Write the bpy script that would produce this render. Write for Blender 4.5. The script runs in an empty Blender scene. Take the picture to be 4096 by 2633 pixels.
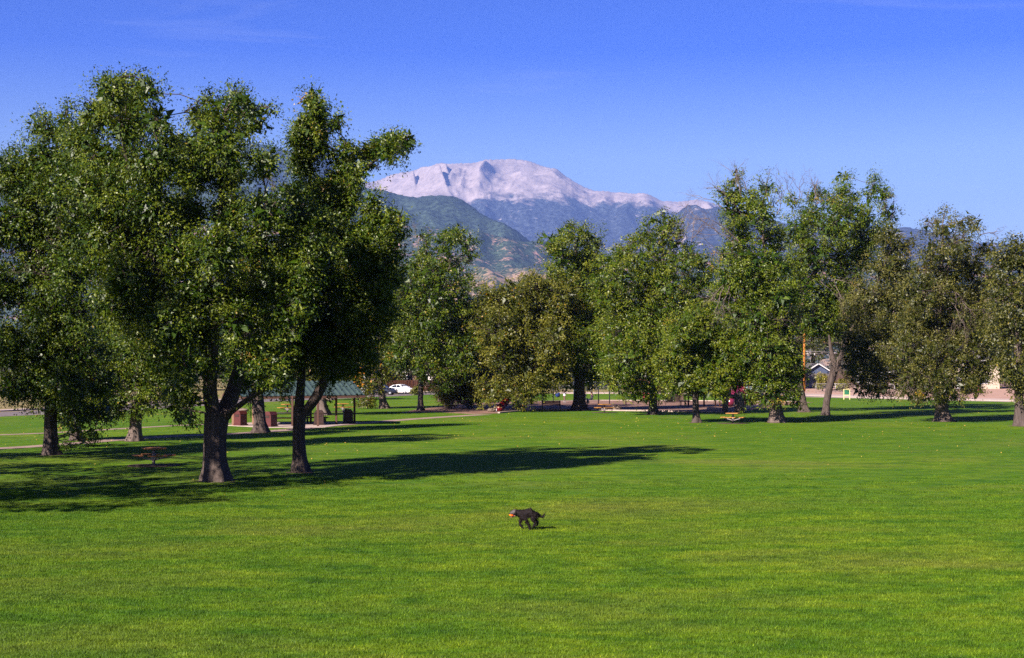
import bpy, bmesh, math, random
import numpy as np
from mathutils import Vector, Matrix, Euler
R = math.radians
scn = bpy.context.scene
col = scn.collection

# ------------------------------------------------------------------ camera, sky, sun, exposure
CAMZ, FPX, HZ = 4.4, 6100.0, 1458.0            # camera height, focal length and horizon row in photograph pixels
cam_d = bpy.data.cameras.new('camera')
cam_d.sensor_width = 36.0
cam_d.lens = 36.0 * FPX / 4096.0
cam_d.shift_y = (HZ - 1316.5) / 4096.0
cam_d.clip_start, cam_d.clip_end = 0.5, 90000.0
cam = bpy.data.objects.new('camera', cam_d); col.objects.link(cam)
cam.location = (0, 0, CAMZ); cam.rotation_euler = (R(90), 0, 0)
scn.camera = cam

SUN_EL, LIGHT = 32.0, Vector((0.66, 0.75, 0)).normalized()   # horizontal direction the light travels
world = bpy.data.worlds.new('World'); scn.world = world; world.use_nodes = True
wn, wl = world.node_tree.nodes, world.node_tree.links
sky = wn.new('ShaderNodeTexSky'); sky.sky_type = 'NISHITA'; sky.sun_disc = False
sky.sun_elevation = R(SUN_EL)
sky.sun_rotation = math.atan2(-LIGHT.x, -LIGHT.y)
sky.altitude = 600; sky.air_density = 1.0; sky.dust_density = 2.0; sky.ozone_density = 5.0
tint = wn.new('ShaderNodeMix'); tint.data_type = 'RGBA'; tint.blend_type = 'MULTIPLY'
tint.inputs[0].default_value = 1.0
# the air whitens towards the horizon, the same all round
tcw = wn.new('ShaderNodeTexCoord'); sxw = wn.new('ShaderNodeSeparateXYZ'); rpw = wn.new('ShaderNodeValToRGB')
wl.new(tcw.outputs['Generated'], sxw.inputs[0]); wl.new(sxw.outputs['Z'], rpw.inputs[0])
els = rpw.color_ramp.elements; stops = ((0.0, (1.0, 0.92, 1.0)), (0.09, (1.0, 0.92, 1.0)), (0.135, (0.85, 0.82, 1.0)), (0.20, (0.15, 0.35, 1.08)), (0.40, (0.10, 0.22, 0.66)), (1.0, (0.08, 0.16, 0.42)))
while len(els) < len(stops): els.new(0.5)
for e_, (p_, c_) in zip(els, stops): e_.position = p_; e_.color = (*c_, 1)
wl.new(rpw.outputs[0], tint.inputs[7])
# thin cirrus wisps
mpw = wn.new('ShaderNodeMapping'); mpw.inputs['Scale'].default_value = (1.2, 1.2, 14.0); mpw.inputs['Rotation'].default_value = (0.0, 0.12, 0.0); nzw = wn.new('ShaderNodeTexNoise')
nzw.inputs['Scale'].default_value = 3.0; nzw.inputs['Detail'].default_value = 7; nzw.inputs['Roughness'].default_value = 0.62; nzw.inputs['Distortion'].default_value = 0.8
wl.new(tcw.outputs['Generated'], mpw.inputs[0]); wl.new(mpw.outputs[0], nzw.inputs['Vector'])
crw = wn.new('ShaderNodeMapRange'); crw.inputs[1].default_value = 0.56; crw.inputs[2].default_value = 0.80; crw.inputs[3].default_value = 0.0; crw.inputs[4].default_value = 0.16
wl.new(nzw.outputs[0], crw.inputs[0])
wsp = wn.new('ShaderNodeMix'); wsp.data_type = 'RGBA'; wsp.inputs[7].default_value = (4.6, 4.9, 6.0, 1); wl.new(crw.outputs[0], wsp.inputs[0])
wl.new(sky.outputs[0], tint.inputs[6])
wl.new(tint.outputs[2], wsp.inputs[6]); wl.new(wsp.outputs[2], wn['Background'].inputs[0])
wn['Background'].inputs[1].default_value = 0.058

sun_d = bpy.data.lights.new('sun', 'SUN'); sun_d.energy = 5.0; sun_d.angle = R(0.5); sun_d.color = (1.0, 0.90, 0.78)
sun = bpy.data.objects.new('sun', sun_d); col.objects.link(sun)
ce = math.cos(R(SUN_EL))
sun.rotation_euler = Vector((LIGHT.x * ce, LIGHT.y * ce, -math.sin(R(SUN_EL)))).to_track_quat('-Z', 'Y').to_euler()
vs = scn.view_settings
vs.view_transform = 'Standard'; vs.look = 'None'; vs.exposure = 1.5; vs.gamma = 1.0; vs.use_curve_mapping = False
scn.cycles.max_bounces = 5; scn.cycles.diffuse_bounces = 3; scn.cycles.glossy_bounces = 2
scn.cycles.transmission_bounces = 3; scn.cycles.transparent_max_bounces = 6; scn.cycles.volume_bounces = 0
scn.cycles.use_denoising = False
scn.cycles.denoiser = 'OPENIMAGEDENOISE'; scn.cycles.denoising_input_passes = 'RGB_ALBEDO_NORMAL'; scn.cycles.denoising_prefilter = 'ACCURATE'

# ------------------------------------------------------------------ helpers
def W(px, py, Y):                                  # a point at depth Y
    return Vector(((px - 2048) / FPX * Y, Y, CAMZ - (py - HZ) / FPX * Y))
def G(px, py, z=0.0):                              # a point of the ground
    Y = FPX * (CAMZ - z) / (py - HZ)
    return Vector(((px - 2048) / FPX * Y, Y, z))
def GY(py): return FPX * CAMZ / (py - HZ)

def tag(o, label=None, cat=None, group=None, kind=None):
    if label: o['label'] = label
    if cat: o['category'] = cat
    if group: o['group'] = group
    if kind: o['kind'] = kind
    return o
def empty(name, loc=(0, 0, 0), rz=0.0, label=None, cat=None, group=None):
    o = bpy.data.objects.new(name, None); col.objects.link(o)
    o.location = loc; o.rotation_euler = (0, 0, rz); o.empty_display_size = 0.2
    return tag(o, label, cat, group)
def link(name, me, mat, parent=None, loc=None):
    o = bpy.data.objects.new(name, me); col.objects.link(o)
    if mat is not None and len(me.materials) == 0: me.materials.append(mat)
    o.parent = parent
    if loc is not None: o.location = loc
    return o
def copy_tree(o, parent=None):
    c = o.copy(); col.objects.link(c); c.parent = parent
    for ch in list(o.children): copy_tree(ch, c)
    return c

def np_mesh(name, verts, faces_idx, loop_total, mat=None, smooth=False, attrs=None):
    me = bpy.data.meshes.new(name)
    nv = len(verts); nl = len(faces_idx); nf = nl // loop_total
    me.vertices.add(nv); me.vertices.foreach_set('co', np.ascontiguousarray(verts, dtype=np.float32).ravel())
    me.loops.add(nl); me.loops.foreach_set('vertex_index', np.ascontiguousarray(faces_idx, dtype=np.int32).ravel())
    me.polygons.add(nf)
    me.polygons.foreach_set('loop_start', np.arange(0, nl, loop_total, dtype=np.int32))
    me.polygons.foreach_set('loop_total', np.full(nf, loop_total, dtype=np.int32))
    if smooth: me.polygons.foreach_set('use_smooth', np.ones(nf, dtype=bool))
    me.update(calc_edges=True)
    for k, v in (attrs or {}).items():
        a = me.attributes.new(k, 'FLOAT', 'POINT'); a.data.foreach_set('value', np.ascontiguousarray(v, dtype=np.float32))
    if mat: me.materials.append(mat)
    return me

class MB:
    """collects simple solids into ONE mesh"""
    def __init__(s): s.v = []; s.f = []; s.sm = []
    def add(s, vs_, fs_, smooth=False):
        n = len(s.v); s.v += [tuple(p) for p in vs_]
        for f in fs_: s.f.append(tuple(i + n for i in f)); s.sm.append(smooth)
        return s
    def box(s, c, d, rz=0.0, rot=None, taper=1.0):
        m = rot if rot is not None else Matrix.Rotation(rz, 3, 'Z')
        c = Vector(c); hx, hy, hz = d[0] / 2, d[1] / 2, d[2] / 2; vs_ = []
        for z, t in ((-hz, 1.0), (hz, taper)):
            for x, y in ((-hx, -hy), (hx, -hy), (hx, hy), (-hx, hy)):
                vs_.append(c + m @ Vector((x * t, y * t, z)))
        return s.add(vs_, [(3, 2, 1, 0), (4, 5, 6, 7), (0, 1, 5, 4), (1, 2, 6, 5), (2, 3, 7, 6), (3, 0, 4, 7)])
    def bar(s, a, b, w, h=None):
        a, b = Vector(a), Vector(b); d = b - a
        if d.length < 1e-6: return s
        q = d.to_track_quat('X', 'Z').to_matrix()
        return s.box((a + b) / 2, (d.length, w, h or w), rot=q)
    def tube(s, pts, rad, n=8, cap=True):
        pts = [Vector(p) for p in pts]; k = len(pts)
        if not hasattr(rad, '__len__'): rad = [rad] * k
        vs_ = []; up = None
        for i, p in enumerate(pts):
            t = (pts[min(i + 1, k - 1)] - pts[max(i - 1, 0)]).normalized()
            if up is None:
                up = Vector((0, 0, 1)) if abs(t.z) < 0.9 else Vector((1, 0, 0))
            a = t.cross(up).normalized(); b = a.cross(t).normalized(); up = b
            for j in range(n):
                th = 2 * math.pi * j / n
                vs_.append(p + (a * math.cos(th) + b * math.sin(th)) * rad[i])
        fs_ = []
        for i in range(k - 1):
            for j in range(n):
                j2 = (j + 1) % n
                fs_.append((i * n + j, i * n + j2, (i + 1) * n + j2, (i + 1) * n + j))
        if cap:
            fs_.append(tuple(reversed(range(n)))); fs_.append(tuple(range((k - 1) * n, k * n)))
        return s.add(vs_, fs_, True)
    def prism(s, poly, z0, z1):
        n = len(poly)
        vs_ = [(p[0], p[1], z0) for p in poly] + [(p[0], p[1], z1) for p in poly]
        return s.add(vs_, [tuple(reversed(range(n))), tuple(range(n, 2 * n))] +
                     [(i, (i + 1) % n, n + (i + 1) % n, n + i) for i in range(n)])
    def ball(s, c, r, nu=12, nv=8):
        r = r if hasattr(r, '__len__') else (r, r, r); vs_ = []; fs_ = []
        for i in range(nv + 1):
            ph = math.pi * i / nv
            for j in range(nu):
                th = 2 * math.pi * j / nu
                vs_.append((c[0] + r[0] * math.sin(ph) * math.cos(th), c[1] + r[1] * math.sin(ph) * math.sin(th), c[2] + r[2] * math.cos(ph)))
        for i in range(nv):
            for j in range(nu):
                j2 = (j + 1) % nu
                fs_.append((i * nu + j, (i + 1) * nu + j, (i + 1) * nu + j2, i * nu + j2))
        return s.add(vs_, fs_, True)
    def lathe(s, prof, n=16, c=(0, 0, 0), axis='Z'):
        vs_ = []; fs_ = []; k = len(prof)
        for r_, z in prof:
            for j in range(n):
                th = 2 * math.pi * j / n; x, y = r_ * math.cos(th), r_ * math.sin(th)
                p = (x, y, z) if axis == 'Z' else ((x, z, y) if axis == 'Y' else (z, x, y))
                vs_.append((c[0] + p[0], c[1] + p[1], c[2] + p[2]))
        for i in range(k - 1):
            for j in range(n):
                j2 = (j + 1) % n
                fs_.append((i * n + j, i * n + j2, (i + 1) * n + j2, (i + 1) * n + j))
        return s.add(vs_, fs_, True)
    def mesh(s, name):
        me = bpy.data.meshes.new(name)
        me.from_pydata(s.v, [], s.f)
        me.polygons.foreach_set('use_smooth', s.sm)
        me.validate(); me.update()
        return me
    def build(s, name, mat, parent=None, loc=None, bevel=0.0, auto=False):
        me = s.mesh(name)
        if bevel:
            bm = bmesh.new(); bm.from_mesh(me)
            bmesh.ops.bevel(bm, geom=bm.edges[:], offset=bevel, segments=1, affect='EDGES', profile=0.5)
            bm.to_mesh(me); bm.free()
        if auto and len(me.polygons): me.set_sharp_from_angle(angle=R(40))
        return link(name, me, mat, parent, loc)

# ------------------------------------------------------------------ numpy value noise
def _hash(ix, iy, seed):
    h = (ix.astype(np.int64) * 374761393 + iy.astype(np.int64) * 668265263 + seed * 982451653) & 0xffffffff
    h = ((h ^ (h >> 13)) * 1274126177) & 0xffffffff
    return ((h ^ (h >> 16)) & 0xffffff) / float(0xffffff)
def vnoise(x, y, seed=0):
    ix, iy = np.floor(x), np.floor(y); fx, fy = x - ix, y - iy
    ux, uy = fx * fx * fx * (fx * (fx * 6 - 15) + 10), fy * fy * fy * (fy * (fy * 6 - 15) + 10)
    a, b = _hash(ix, iy, seed), _hash(ix + 1, iy, seed)
    c, d = _hash(ix, iy + 1, seed), _hash(ix + 1, iy + 1, seed)
    return (a * (1 - ux) + b * ux) * (1 - uy) + (c * (1 - ux) + d * ux) * uy
def fbm(x, y, seed=0, o=5, ridged=False, gain=0.5):
    s = 0; a = 1.0; t = 0
    for i in range(o):
        n = vnoise(x, y, seed + i)
        if ridged: n = 1 - np.abs(2 * n - 1)
        s = s + a * n; t += a; a *= gain
        x, y = x * 2.03 + 17.1, y * 2.03 - 5.7
    return s / t

# ------------------------------------------------------------------ materials
MATS = {}
class NT:
    def __init__(s, name):
        s.m = bpy.data.materials.new(name); s.m.use_nodes = True
        s.t = s.m.node_tree; s.n = s.t.nodes; s.l = s.t.links
        s.b = s.n['Principled BSDF']; s.out = s.n['Material Output']
        MATS[name] = s.m
    def node(s, typ, **kw):
        n = s.n.new(typ)
        for k, v in kw.items(): setattr(n, k, v)
        return n
    def coord(s, kind='Object', scale=(1, 1, 1)):
        tc = s.node('ShaderNodeTexCoord'); mp = s.node('ShaderNodeMapping')
        mp.inputs['Scale'].default_value = scale
        s.l.new(tc.outputs[kind], mp.inputs[0]); return mp.outputs[0]
    def world(s, scale=(1, 1, 1)):
        g = s.node('ShaderNodeNewGeometry'); mp = s.node('ShaderNodeMapping')
        mp.inputs['Scale'].default_value = scale
        s.l.new(g.outputs['Position'], mp.inputs[0]); return mp.outputs[0]
    def noise(s, vec, scale, detail=4, rough=0.55, dist=0.0):
        n = s.node('ShaderNodeTexNoise'); n.inputs['Scale'].default_value = scale
        n.inputs['Detail'].default_value = detail; n.inputs['Roughness'].default_value = rough
        n.inputs['Distortion'].default_value = dist
        s.l.new(vec, n.inputs['Vector']); return n.outputs[0]
    def ramp(s, fac, stops, interp='LINEAR'):
        r = s.node('ShaderNodeValToRGB'); r.color_ramp.interpolation = interp
        e = r.color_ramp.elements
        while len(e) < len(stops): e.new(0.5)
        for i, (p, c) in enumerate(stops):
            e[i].position = p; e[i].color = (*c, 1) if len(c) == 3 else c
        s.l.new(fac, r.inputs[0]); return r.outputs[0]
    def mix(s, fac, a, b, blend='MIX'):
        m = s.node('ShaderNodeMix', data_type='RGBA', blend_type=blend)
        for sock, v in ((m.inputs[0], fac), (m.inputs[6], a), (m.inputs[7], b)):
            if hasattr(v, 'links'): s.l.new(v, sock)
            elif isinstance(v, (int, float)): sock.default_value = v
            else: sock.default_value = (*v, 1)
        return m.outputs[2]
    def math(s, op, a, b=None, c=None):
        m = s.node('ShaderNodeMath', operation=op)
        for i, v in enumerate((a, b, c)):
            if v is None: continue
            if hasattr(v, 'links'): s.l.new(v, m.inputs[i])
            else: m.inputs[i].default_value = v
        return m.outputs[0]
    def set(s, color=None, rough=0.8, spec=0.3, metal=0.0, bump=None, bstr=0.3, bdist=0.02):
        if color is not None:
            if hasattr(color, 'links'): s.l.new(color, s.b.inputs['Base Color'])
            else: s.b.inputs['Base Color'].default_value = (*color, 1)
        if hasattr(rough, 'links'): s.l.new(rough, s.b.inputs['Roughness'])
        else: s.b.inputs['Roughness'].default_value = rough
        s.b.inputs['Specular IOR Level'].default_value = spec
        s.b.inputs['Metallic'].default_value = metal
        if bump is not None:
            b = s.node('ShaderNodeBump'); b.inputs['Strength'].default_value = bstr; b.inputs['Distance'].default_value = bdist
            s.l.new(bump, b.inputs['Height']); s.l.new(b.outputs[0], s.b.inputs['Normal'])
        return s.m
def worn(name, c1, c2, scale=6.0, rough=0.7, spec=0.3, metal=0.0, stretch=(1, 1, 1), bstr=0.15):
    t = NT(name); v = t.coord('Object', stretch)
    c1 = tuple(x * 0.78 for x in c1); c2 = tuple(x * 0.78 for x in c2)
    n = t.noise(v, scale, 5, 0.6)
    return t.set(t.ramp(n, [(0.3, c1), (0.7, c2)]), rough, spec, metal, n, bstr, 0.01)
# ------------------------------------------------------------------ the materials of this place
def leaf_mat(name, dark, mid, lite, yellow=(0.30, 0.20, 0.02), transl=0.20, rough=0.42):
    t = NT(name)
    a = t.node('ShaderNodeAttribute', attribute_name='tint')
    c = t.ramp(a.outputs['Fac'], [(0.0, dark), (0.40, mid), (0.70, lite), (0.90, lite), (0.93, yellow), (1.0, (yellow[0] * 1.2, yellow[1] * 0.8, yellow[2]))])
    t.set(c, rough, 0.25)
    tr = t.node('ShaderNodeBsdfTranslucent'); mx = t.node('ShaderNodeMixShader'); mx.inputs[0].default_value = transl
    tc = t.mix(0.5, c, (0.13, 0.16, 0.006))
    t.l.new(tc, tr.inputs[0]); t.l.new(t.b.outputs[0], mx.inputs[1]); t.l.new(tr.outputs[0], mx.inputs[2])
    t.l.new(mx.outputs[0], t.out.inputs[0]); return t.m
leaf_mat('leaf_ash', (0.006, 0.019, 0.001), (0.030, 0.058, 0.002), (0.108, 0.132, 0.008), (0.19, 0.15, 0.015))
leaf_mat('leaf_bright', (0.009, 0.025, 0.001), (0.041, 0.070, 0.002), (0.128, 0.142, 0.009), (0.20, 0.16, 0.012))
leaf_mat('leaf_olive', (0.012, 0.020, 0.002), (0.046, 0.054, 0.003), (0.132, 0.124, 0.014), (0.30, 0.15, 0.010))
leaf_mat('leaf_elm', (0.010, 0.016, 0.002), (0.036, 0.042, 0.005), (0.112, 0.104, 0.022), (0.19, 0.16, 0.012))
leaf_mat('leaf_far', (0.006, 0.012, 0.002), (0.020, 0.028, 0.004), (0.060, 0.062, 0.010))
leaf_mat('leaf_yellow', (0.070, 0.080, 0.008), (0.120, 0.115, 0.010), (0.200, 0.160, 0.022))

def bark(name, c1, c2, c3):
    t = NT(name); v = t.coord('Object', (1, 1, 0.16))
    c1, c2, c3 = (tuple(x * 0.72 for x in c) for c in (c1, c2, c3))
    n = t.noise(v, 14, 6, 0.65, 0.6); w = t.noise(t.coord('Object', (1, 1, 0.5)), 2.2, 3)
    c = t.mix(t.math('MULTIPLY', w, 0.5), t.ramp(n, [(0.32, c1), (0.5, c2), (0.72, c3)]), c3)
    return t.set(c, 0.95, 0.15, 0, n, 0.9, 0.05)
bark('bark', (0.022, 0.017, 0.015), (0.075, 0.056, 0.050), (0.145, 0.108, 0.098))
bark('bark_pale', (0.045, 0.034, 0.030), (0.130, 0.096, 0.084), (0.220, 0.165, 0.146))
worn('twig_dead', (0.08, 0.055, 0.050), (0.19, 0.14, 0.125), 3)

# lawn: mown turf with dry and lush streaks; blades and sheet share the same pattern
def turf(t, k=1.0):
    n1 = t.noise(t.world((0.085, 0.17, 0)), 1.0, 6, 0.62, 0.5)
    n2 = t.noise(t.world((0.42, 0.95, 0)), 1.0, 6, 0.68, 0.4)
    n4 = t.noise(t.world((0.028, 0.04, 0)), 1.0, 4, 0.55)
    n5 = t.noise(t.world((1.9, 3.6, 0)), 1.0, 4, 0.7, 0.2)
    c = t.ramp(n2, [(0.32, (0.022 * k, 0.068 * k, 0.002)), (0.48, (0.064 * k, 0.124 * k, 0.003)), (0.66, (0.116 * k, 0.168 * k, 0.006))])
    c = t.mix(t.math('MULTIPLY', t.ramp(n1, [(0.50, (0, 0, 0)), (0.66, (1, 1, 1))]), 0.45), c, (0.140 * k, 0.132 * k, 0.030))
    c = t.mix(t.math('MULTIPLY', t.ramp(n4, [(0.44, (1, 1, 1)), (0.56, (0, 0, 0))]), 0.40), c, (0.034 * k, 0.100 * k, 0.003))
    return t.mix(1.0, c, t.ramp(n5, [(0.30, (0.55, 0.60, 0.6)), (0.70, (1.38, 1.33, 1.2))]), 'MULTIPLY')
t = NT('lawn')
n3 = t.noise(t.world((7, 12, 1)), 1.0, 4, 0.7)
c = t.mix(1.0, turf(t), t.ramp(n3, [(0.25, (0.6, 0.6, 0.6)), (0.75, (1.38, 1.38, 1.38))]), 'MULTIPLY')
t.set(c, 0.95, 0.10, 0, n3, 0.8, 0.06)
t = NT('grass_blade')
a = t.node('ShaderNodeAttribute', attribute_name='tint')
c = t.mix(1.0, turf(t, 1.12), t.ramp(a.outputs['Fac'], [(0, (0.45, 0.5, 0.4)), (0.55, (1.05, 1.05, 1.0)), (0.93, (1.5, 1.4, 1.2)), (1.0, (3.0, 2.3, 3.0))]), 'MULTIPLY')
t.set(c, 0.6, 0.22)
tr = t.node('ShaderNodeBsdfTranslucent'); mx = t.node('ShaderNodeMixShader'); mx.inputs[0].default_value = 0.25
t.l.new(c, tr.inputs[0]); t.l.new(t.b.outputs[0], mx.inputs[1]); t.l.new(tr.outputs[0], mx.inputs[2]); t.l.new(mx.outputs[0], t.out.inputs[0])

def groundmat(name, c1, c2, c3, s1=0.5, s2=9.0, bstr=0.4):
    c1, c2, c3 = (tuple(x * 0.80 for x in c) for c in (c1, c2, c3))
    t = NT(name); a = t.noise(t.world((s1, s1, s1)), 1.0, 5, 0.6); b = t.noise(t.world((s2, s2, s2)), 1.0, 4, 0.7)
    c = t.ramp(a, [(0.3, c1), (0.55, c2), (0.75, c3)])
    c = t.mix(1.0, c, t.ramp(b, [(0.25, (0.6, 0.6, 0.6)), (0.75, (1.35, 1.35, 1.35))]), 'MULTIPLY')
    return t.set(c, 0.95, 0.15, 0, b, bstr, 0.05)
groundmat('mulch', (0.13, 0.070, 0.052), (0.25, 0.145, 0.110), (0.36, 0.225, 0.175), 0.7, 11.0)
groundmat('soil', (0.050, 0.034, 0.024), (0.085, 0.058, 0.042), (0.12, 0.085, 0.062), 1.5, 12.0)
groundmat('asphalt', (0.125, 0.100, 0.105), (0.165, 0.135, 0.140), (0.20, 0.165, 0.165), 0.25, 14.0, 0.15)
groundmat('concrete', (0.36, 0.27, 0.245), (0.45, 0.345, 0.315), (0.52, 0.41, 0.375), 0.5, 10.0, 0.1)
groundmat('path_gravel', (0.22, 0.150, 0.130), (0.31, 0.215, 0.185), (0.38, 0.275, 0.24), 0.6, 10.0, 0.2)
groundmat('dirt', (0.34, 0.205, 0.160), (0.43, 0.265, 0.210), (0.50, 0.325, 0.265), 0.25, 6.0, 0.3)
groundmat('dry_grass', (0.15, 0.125, 0.050), (0.24, 0.185, 0.080), (0.32, 0.235, 0.120), 0.35, 7.0)
groundmat('far_ground', (0.07, 0.075, 0.035), (0.14, 0.115, 0.065), (0.22, 0.165, 0.11), 0.02, 0.6, 0.0)

worn('orange_wood', (0.28, 0.105, 0.030), (0.42, 0.175, 0.050), 5, 0.65, 0.3, 0, (1, 8, 8))
worn('yellow_wood', (0.34, 0.150, 0.028), (0.44, 0.205, 0.045), 5, 0.65, 0.3, 0, (1, 8, 8))
worn('post_steel', (0.16, 0.135, 0.14), (0.26, 0.22, 0.225), 8, 0.5, 0.5)
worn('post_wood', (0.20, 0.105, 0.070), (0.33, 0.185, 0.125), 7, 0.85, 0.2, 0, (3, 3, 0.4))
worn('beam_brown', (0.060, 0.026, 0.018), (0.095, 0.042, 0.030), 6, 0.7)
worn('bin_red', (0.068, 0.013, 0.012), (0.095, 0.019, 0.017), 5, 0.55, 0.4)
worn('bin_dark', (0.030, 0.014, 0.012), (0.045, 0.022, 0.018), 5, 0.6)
worn('roof_green', (0.034, 0.058, 0.048), (0.052, 0.080, 0.068), 1.5, 0.45, 0.5)
worn('black_metal', (0.012, 0.012, 0.014), (0.022, 0.022, 0.026), 5, 0.45, 0.5)
worn('swing_steel', (0.030, 0.040, 0.060), (0.055, 0.070, 0.100), 5, 0.35, 0.6, 0.3)
worn('play_red', (0.16, 0.006, 0.012), (0.24, 0.010, 0.018), 3, 0.30, 0.5)
worn('play_red_dull', (0.40, 0.060, 0.055), (0.52, 0.085, 0.080), 4, 0.45, 0.4)
worn('play_maroon', (0.125, 0.012, 0.036), (0.18, 0.020, 0.052), 3, 0.22, 0.6)
worn('play_brown', (0.090, 0.034, 0.022), (0.14, 0.055, 0.036), 4, 0.5, 0.4)
worn('play_blue', (0.010, 0.035, 0.20), (0.016, 0.055, 0.30), 3, 0.4, 0.5)
worn('cream_paint', (0.62, 0.50, 0.25), (0.74, 0.60, 0.33), 6, 0.5, 0.4)
worn('green_panel', (0.010, 0.11, 0.055), (0.018, 0.16, 0.085), 6, 0.5, 0.4)
worn('yellow_paint', (0.70, 0.52, 0.010), (0.80, 0.62, 0.02), 5, 0.45, 0.4)
worn('sign_white', (0.60, 0.58, 0.60), (0.72, 0.70, 0.72), 5, 0.4, 0.4)
worn('pole_wood', (0.36, 0.120, 0.022), (0.52, 0.205, 0.045), 5, 0.85, 0.2, 0, (6, 6, 0.3))
worn('galv', (0.36, 0.33, 0.35), (0.50, 0.46, 0.48), 10, 0.4, 0.5, 0.5)
worn('fence_wood', (0.085, 0.034, 0.022), (0.17, 0.070, 0.045), 3, 0.9, 0.15, 0, (6, 6, 0.5))
worn('rock', (0.12, 0.085, 0.065), (0.26, 0.195, 0.155), 3, 0.9, 0.2, 0, (1, 1, 1), 0.8)
worn('siding_blue', (0.052, 0.070, 0.130), (0.070, 0.092, 0.165), 2, 0.75)
worn('siding_grey', (0.115, 0.105, 0.135), (0.150, 0.138, 0.175), 2, 0.75)
worn('siding_cream', (0.60, 0.48, 0.38), (0.70, 0.57, 0.46), 2, 0.75)
worn('siding_white', (0.68, 0.62, 0.62), (0.78, 0.72, 0.72), 2, 0.7)
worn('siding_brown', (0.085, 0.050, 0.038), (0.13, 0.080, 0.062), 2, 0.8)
worn('shingle', (0.095, 0.085, 0.085), (0.17, 0.150, 0.148), 4, 0.9)
worn('trim_white', (0.62, 0.60, 0.62), (0.72, 0.70, 0.72), 5, 0.6)
t = NT('glass_dark'); t.set((0.012, 0.014, 0.018), 0.06, 0.8)
t = NT('tyre'); t.set((0.014, 0.013, 0.013), 0.85, 0.2)
t = NT('rim'); t.set((0.50, 0.50, 0.52), 0.3, 0.5, 0.7)
for nm, cc in (('paint_white', (0.80, 0.79, 0.79)), ('paint_navy', (0.010, 0.014, 0.030)), ('paint_silver', (0.22, 0.22, 0.25)), ('paint_pale_blue', (0.34, 0.40, 0.46))):
    t = NT(nm); t.set(cc, 0.25, 0.5); t.b.inputs['Coat Weight'].default_value = 0.5
t = NT('lamp_lens'); t.set((0.55, 0.55, 0.58), 0.1, 0.6)
t = NT('lamp_red'); t.set((0.35, 0.01, 0.01), 0.2, 0.6)
worn('fur', (0.007, 0.0045, 0.005), (0.017, 0.011, 0.012), 16, 0.75, 0.12, 0, (0.5, 2, 2), 0.6)
worn('fur_grey', (0.040, 0.030, 0.031), (0.085, 0.064, 0.066), 18, 0.6, 0.3)
t = NT('ball_orange'); t.set((0.85, 0.13, 0.004), 0.45, 0.4)
t = NT('tongue'); t.set((0.50, 0.16, 0.14), 0.4, 0.4)
for nm, cc in (('cloth_plum', (0.060, 0.040, 0.060)), ('cloth_navy', (0.012, 0.014, 0.034)), ('cloth_grey', (0.26, 0.22, 0.26)), ('cloth_black', (0.010, 0.010, 0.012)),
               ('cloth_red', (0.34, 0.022, 0.040)), ('cloth_white', (0.66, 0.62, 0.68)), ('cloth_tan', (0.16, 0.085, 0.075)), ('skin', (0.42, 0.24, 0.17)), ('hair_brown', (0.030, 0.013, 0.010)), ('shoe', (0.30, 0.28, 0.30)), ('bag_blue', (0.42, 0.48, 0.66))):
    worn(nm, tuple(x * 0.85 for x in cc), tuple(min(x * 1.15, 0.9) for x in cc), 9, 0.85, 0.2)
M = MATS

# far mountains
def mountain(name, z0, z1, forest, rock, cover, scl):
    """cover: share of forest below the tree line; the line runs from z0 to z1 broken by noise"""
    t = NT(name); g = t.node('ShaderNodeNewGeometry'); sp = t.node('ShaderNodeSeparateXYZ'); t.l.new(g.outputs['Position'], sp.inputs[0])
    sn = t.node('ShaderNodeSeparateXYZ'); t.l.new(g.outputs['Normal'], sn.inputs[0])
    big = t.noise(t.world((scl, scl, scl)), 1.0, 6, 0.6, 0.5)
    med = t.noise(t.world((scl * 7, scl * 7, scl * 9)), 1.0, 6, 0.7, 0.3)
    fin = t.noise(t.world((scl * 40, scl * 40, scl * 22)), 1.0, 4, 0.7)
    h = t.math('ADD', sp.outputs['Z'], t.math('MULTIPLY', t.math('SUBTRACT', big, 0.5), (z1 - z0) * 5.0))
    h = t.math('ADD', h, t.math('MULTIPLY', t.math('SUBTRACT', med, 0.5), (z1 - z0) * 4.5))
    line = t.node('ShaderNodeMapRange'); line.inputs[1].default_value = z0; line.inputs[2].default_value = z1
    t.l.new(h, line.inputs[0])
    f = t.math('SUBTRACT', 1.0, line.outputs[0])
    open_ = t.ramp(t.math('ADD', t.math('MULTIPLY', med, 0.6), t.math('MULTIPLY', fin, 0.4)), [(cover - 0.02, (1, 1, 1)), (cover + 0.05, (0, 0, 0))])
    f = t.math('MULTIPLY', f, open_)
    rk = t.ramp(t.math('ADD', t.math('MULTIPLY', med, 0.6), t.math('MULTIPLY', fin, 0.4)), [(0.30, tuple(x * 0.55 for x in rock)), (0.5, rock), (0.68, tuple(min(1, x * 1.40) for x in rock))])
    fo = t.ramp(fin, [(0.34, tuple(x * 0.35 for x in forest)), (0.5, forest), (0.68, tuple(x * 2.2 for x in forest))])
    t.set(t.mix(f, rk, fo), 0.95, 0.05, 0, t.math('ADD', t.math('MULTIPLY', med, 0.7), t.math('MULTIPLY', fin, 0.3)), 0.6, 0.12 / scl / 7)
    return t.m
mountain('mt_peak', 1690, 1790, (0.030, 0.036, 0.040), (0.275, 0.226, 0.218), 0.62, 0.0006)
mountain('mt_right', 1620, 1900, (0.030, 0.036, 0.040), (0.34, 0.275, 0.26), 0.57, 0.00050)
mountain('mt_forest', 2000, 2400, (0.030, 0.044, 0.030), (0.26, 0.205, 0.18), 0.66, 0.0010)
mountain('mt_red', 900, 1100, (0.036, 0.052, 0.032), (0.30, 0.170, 0.130), 0.555, 0.0013)
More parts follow.
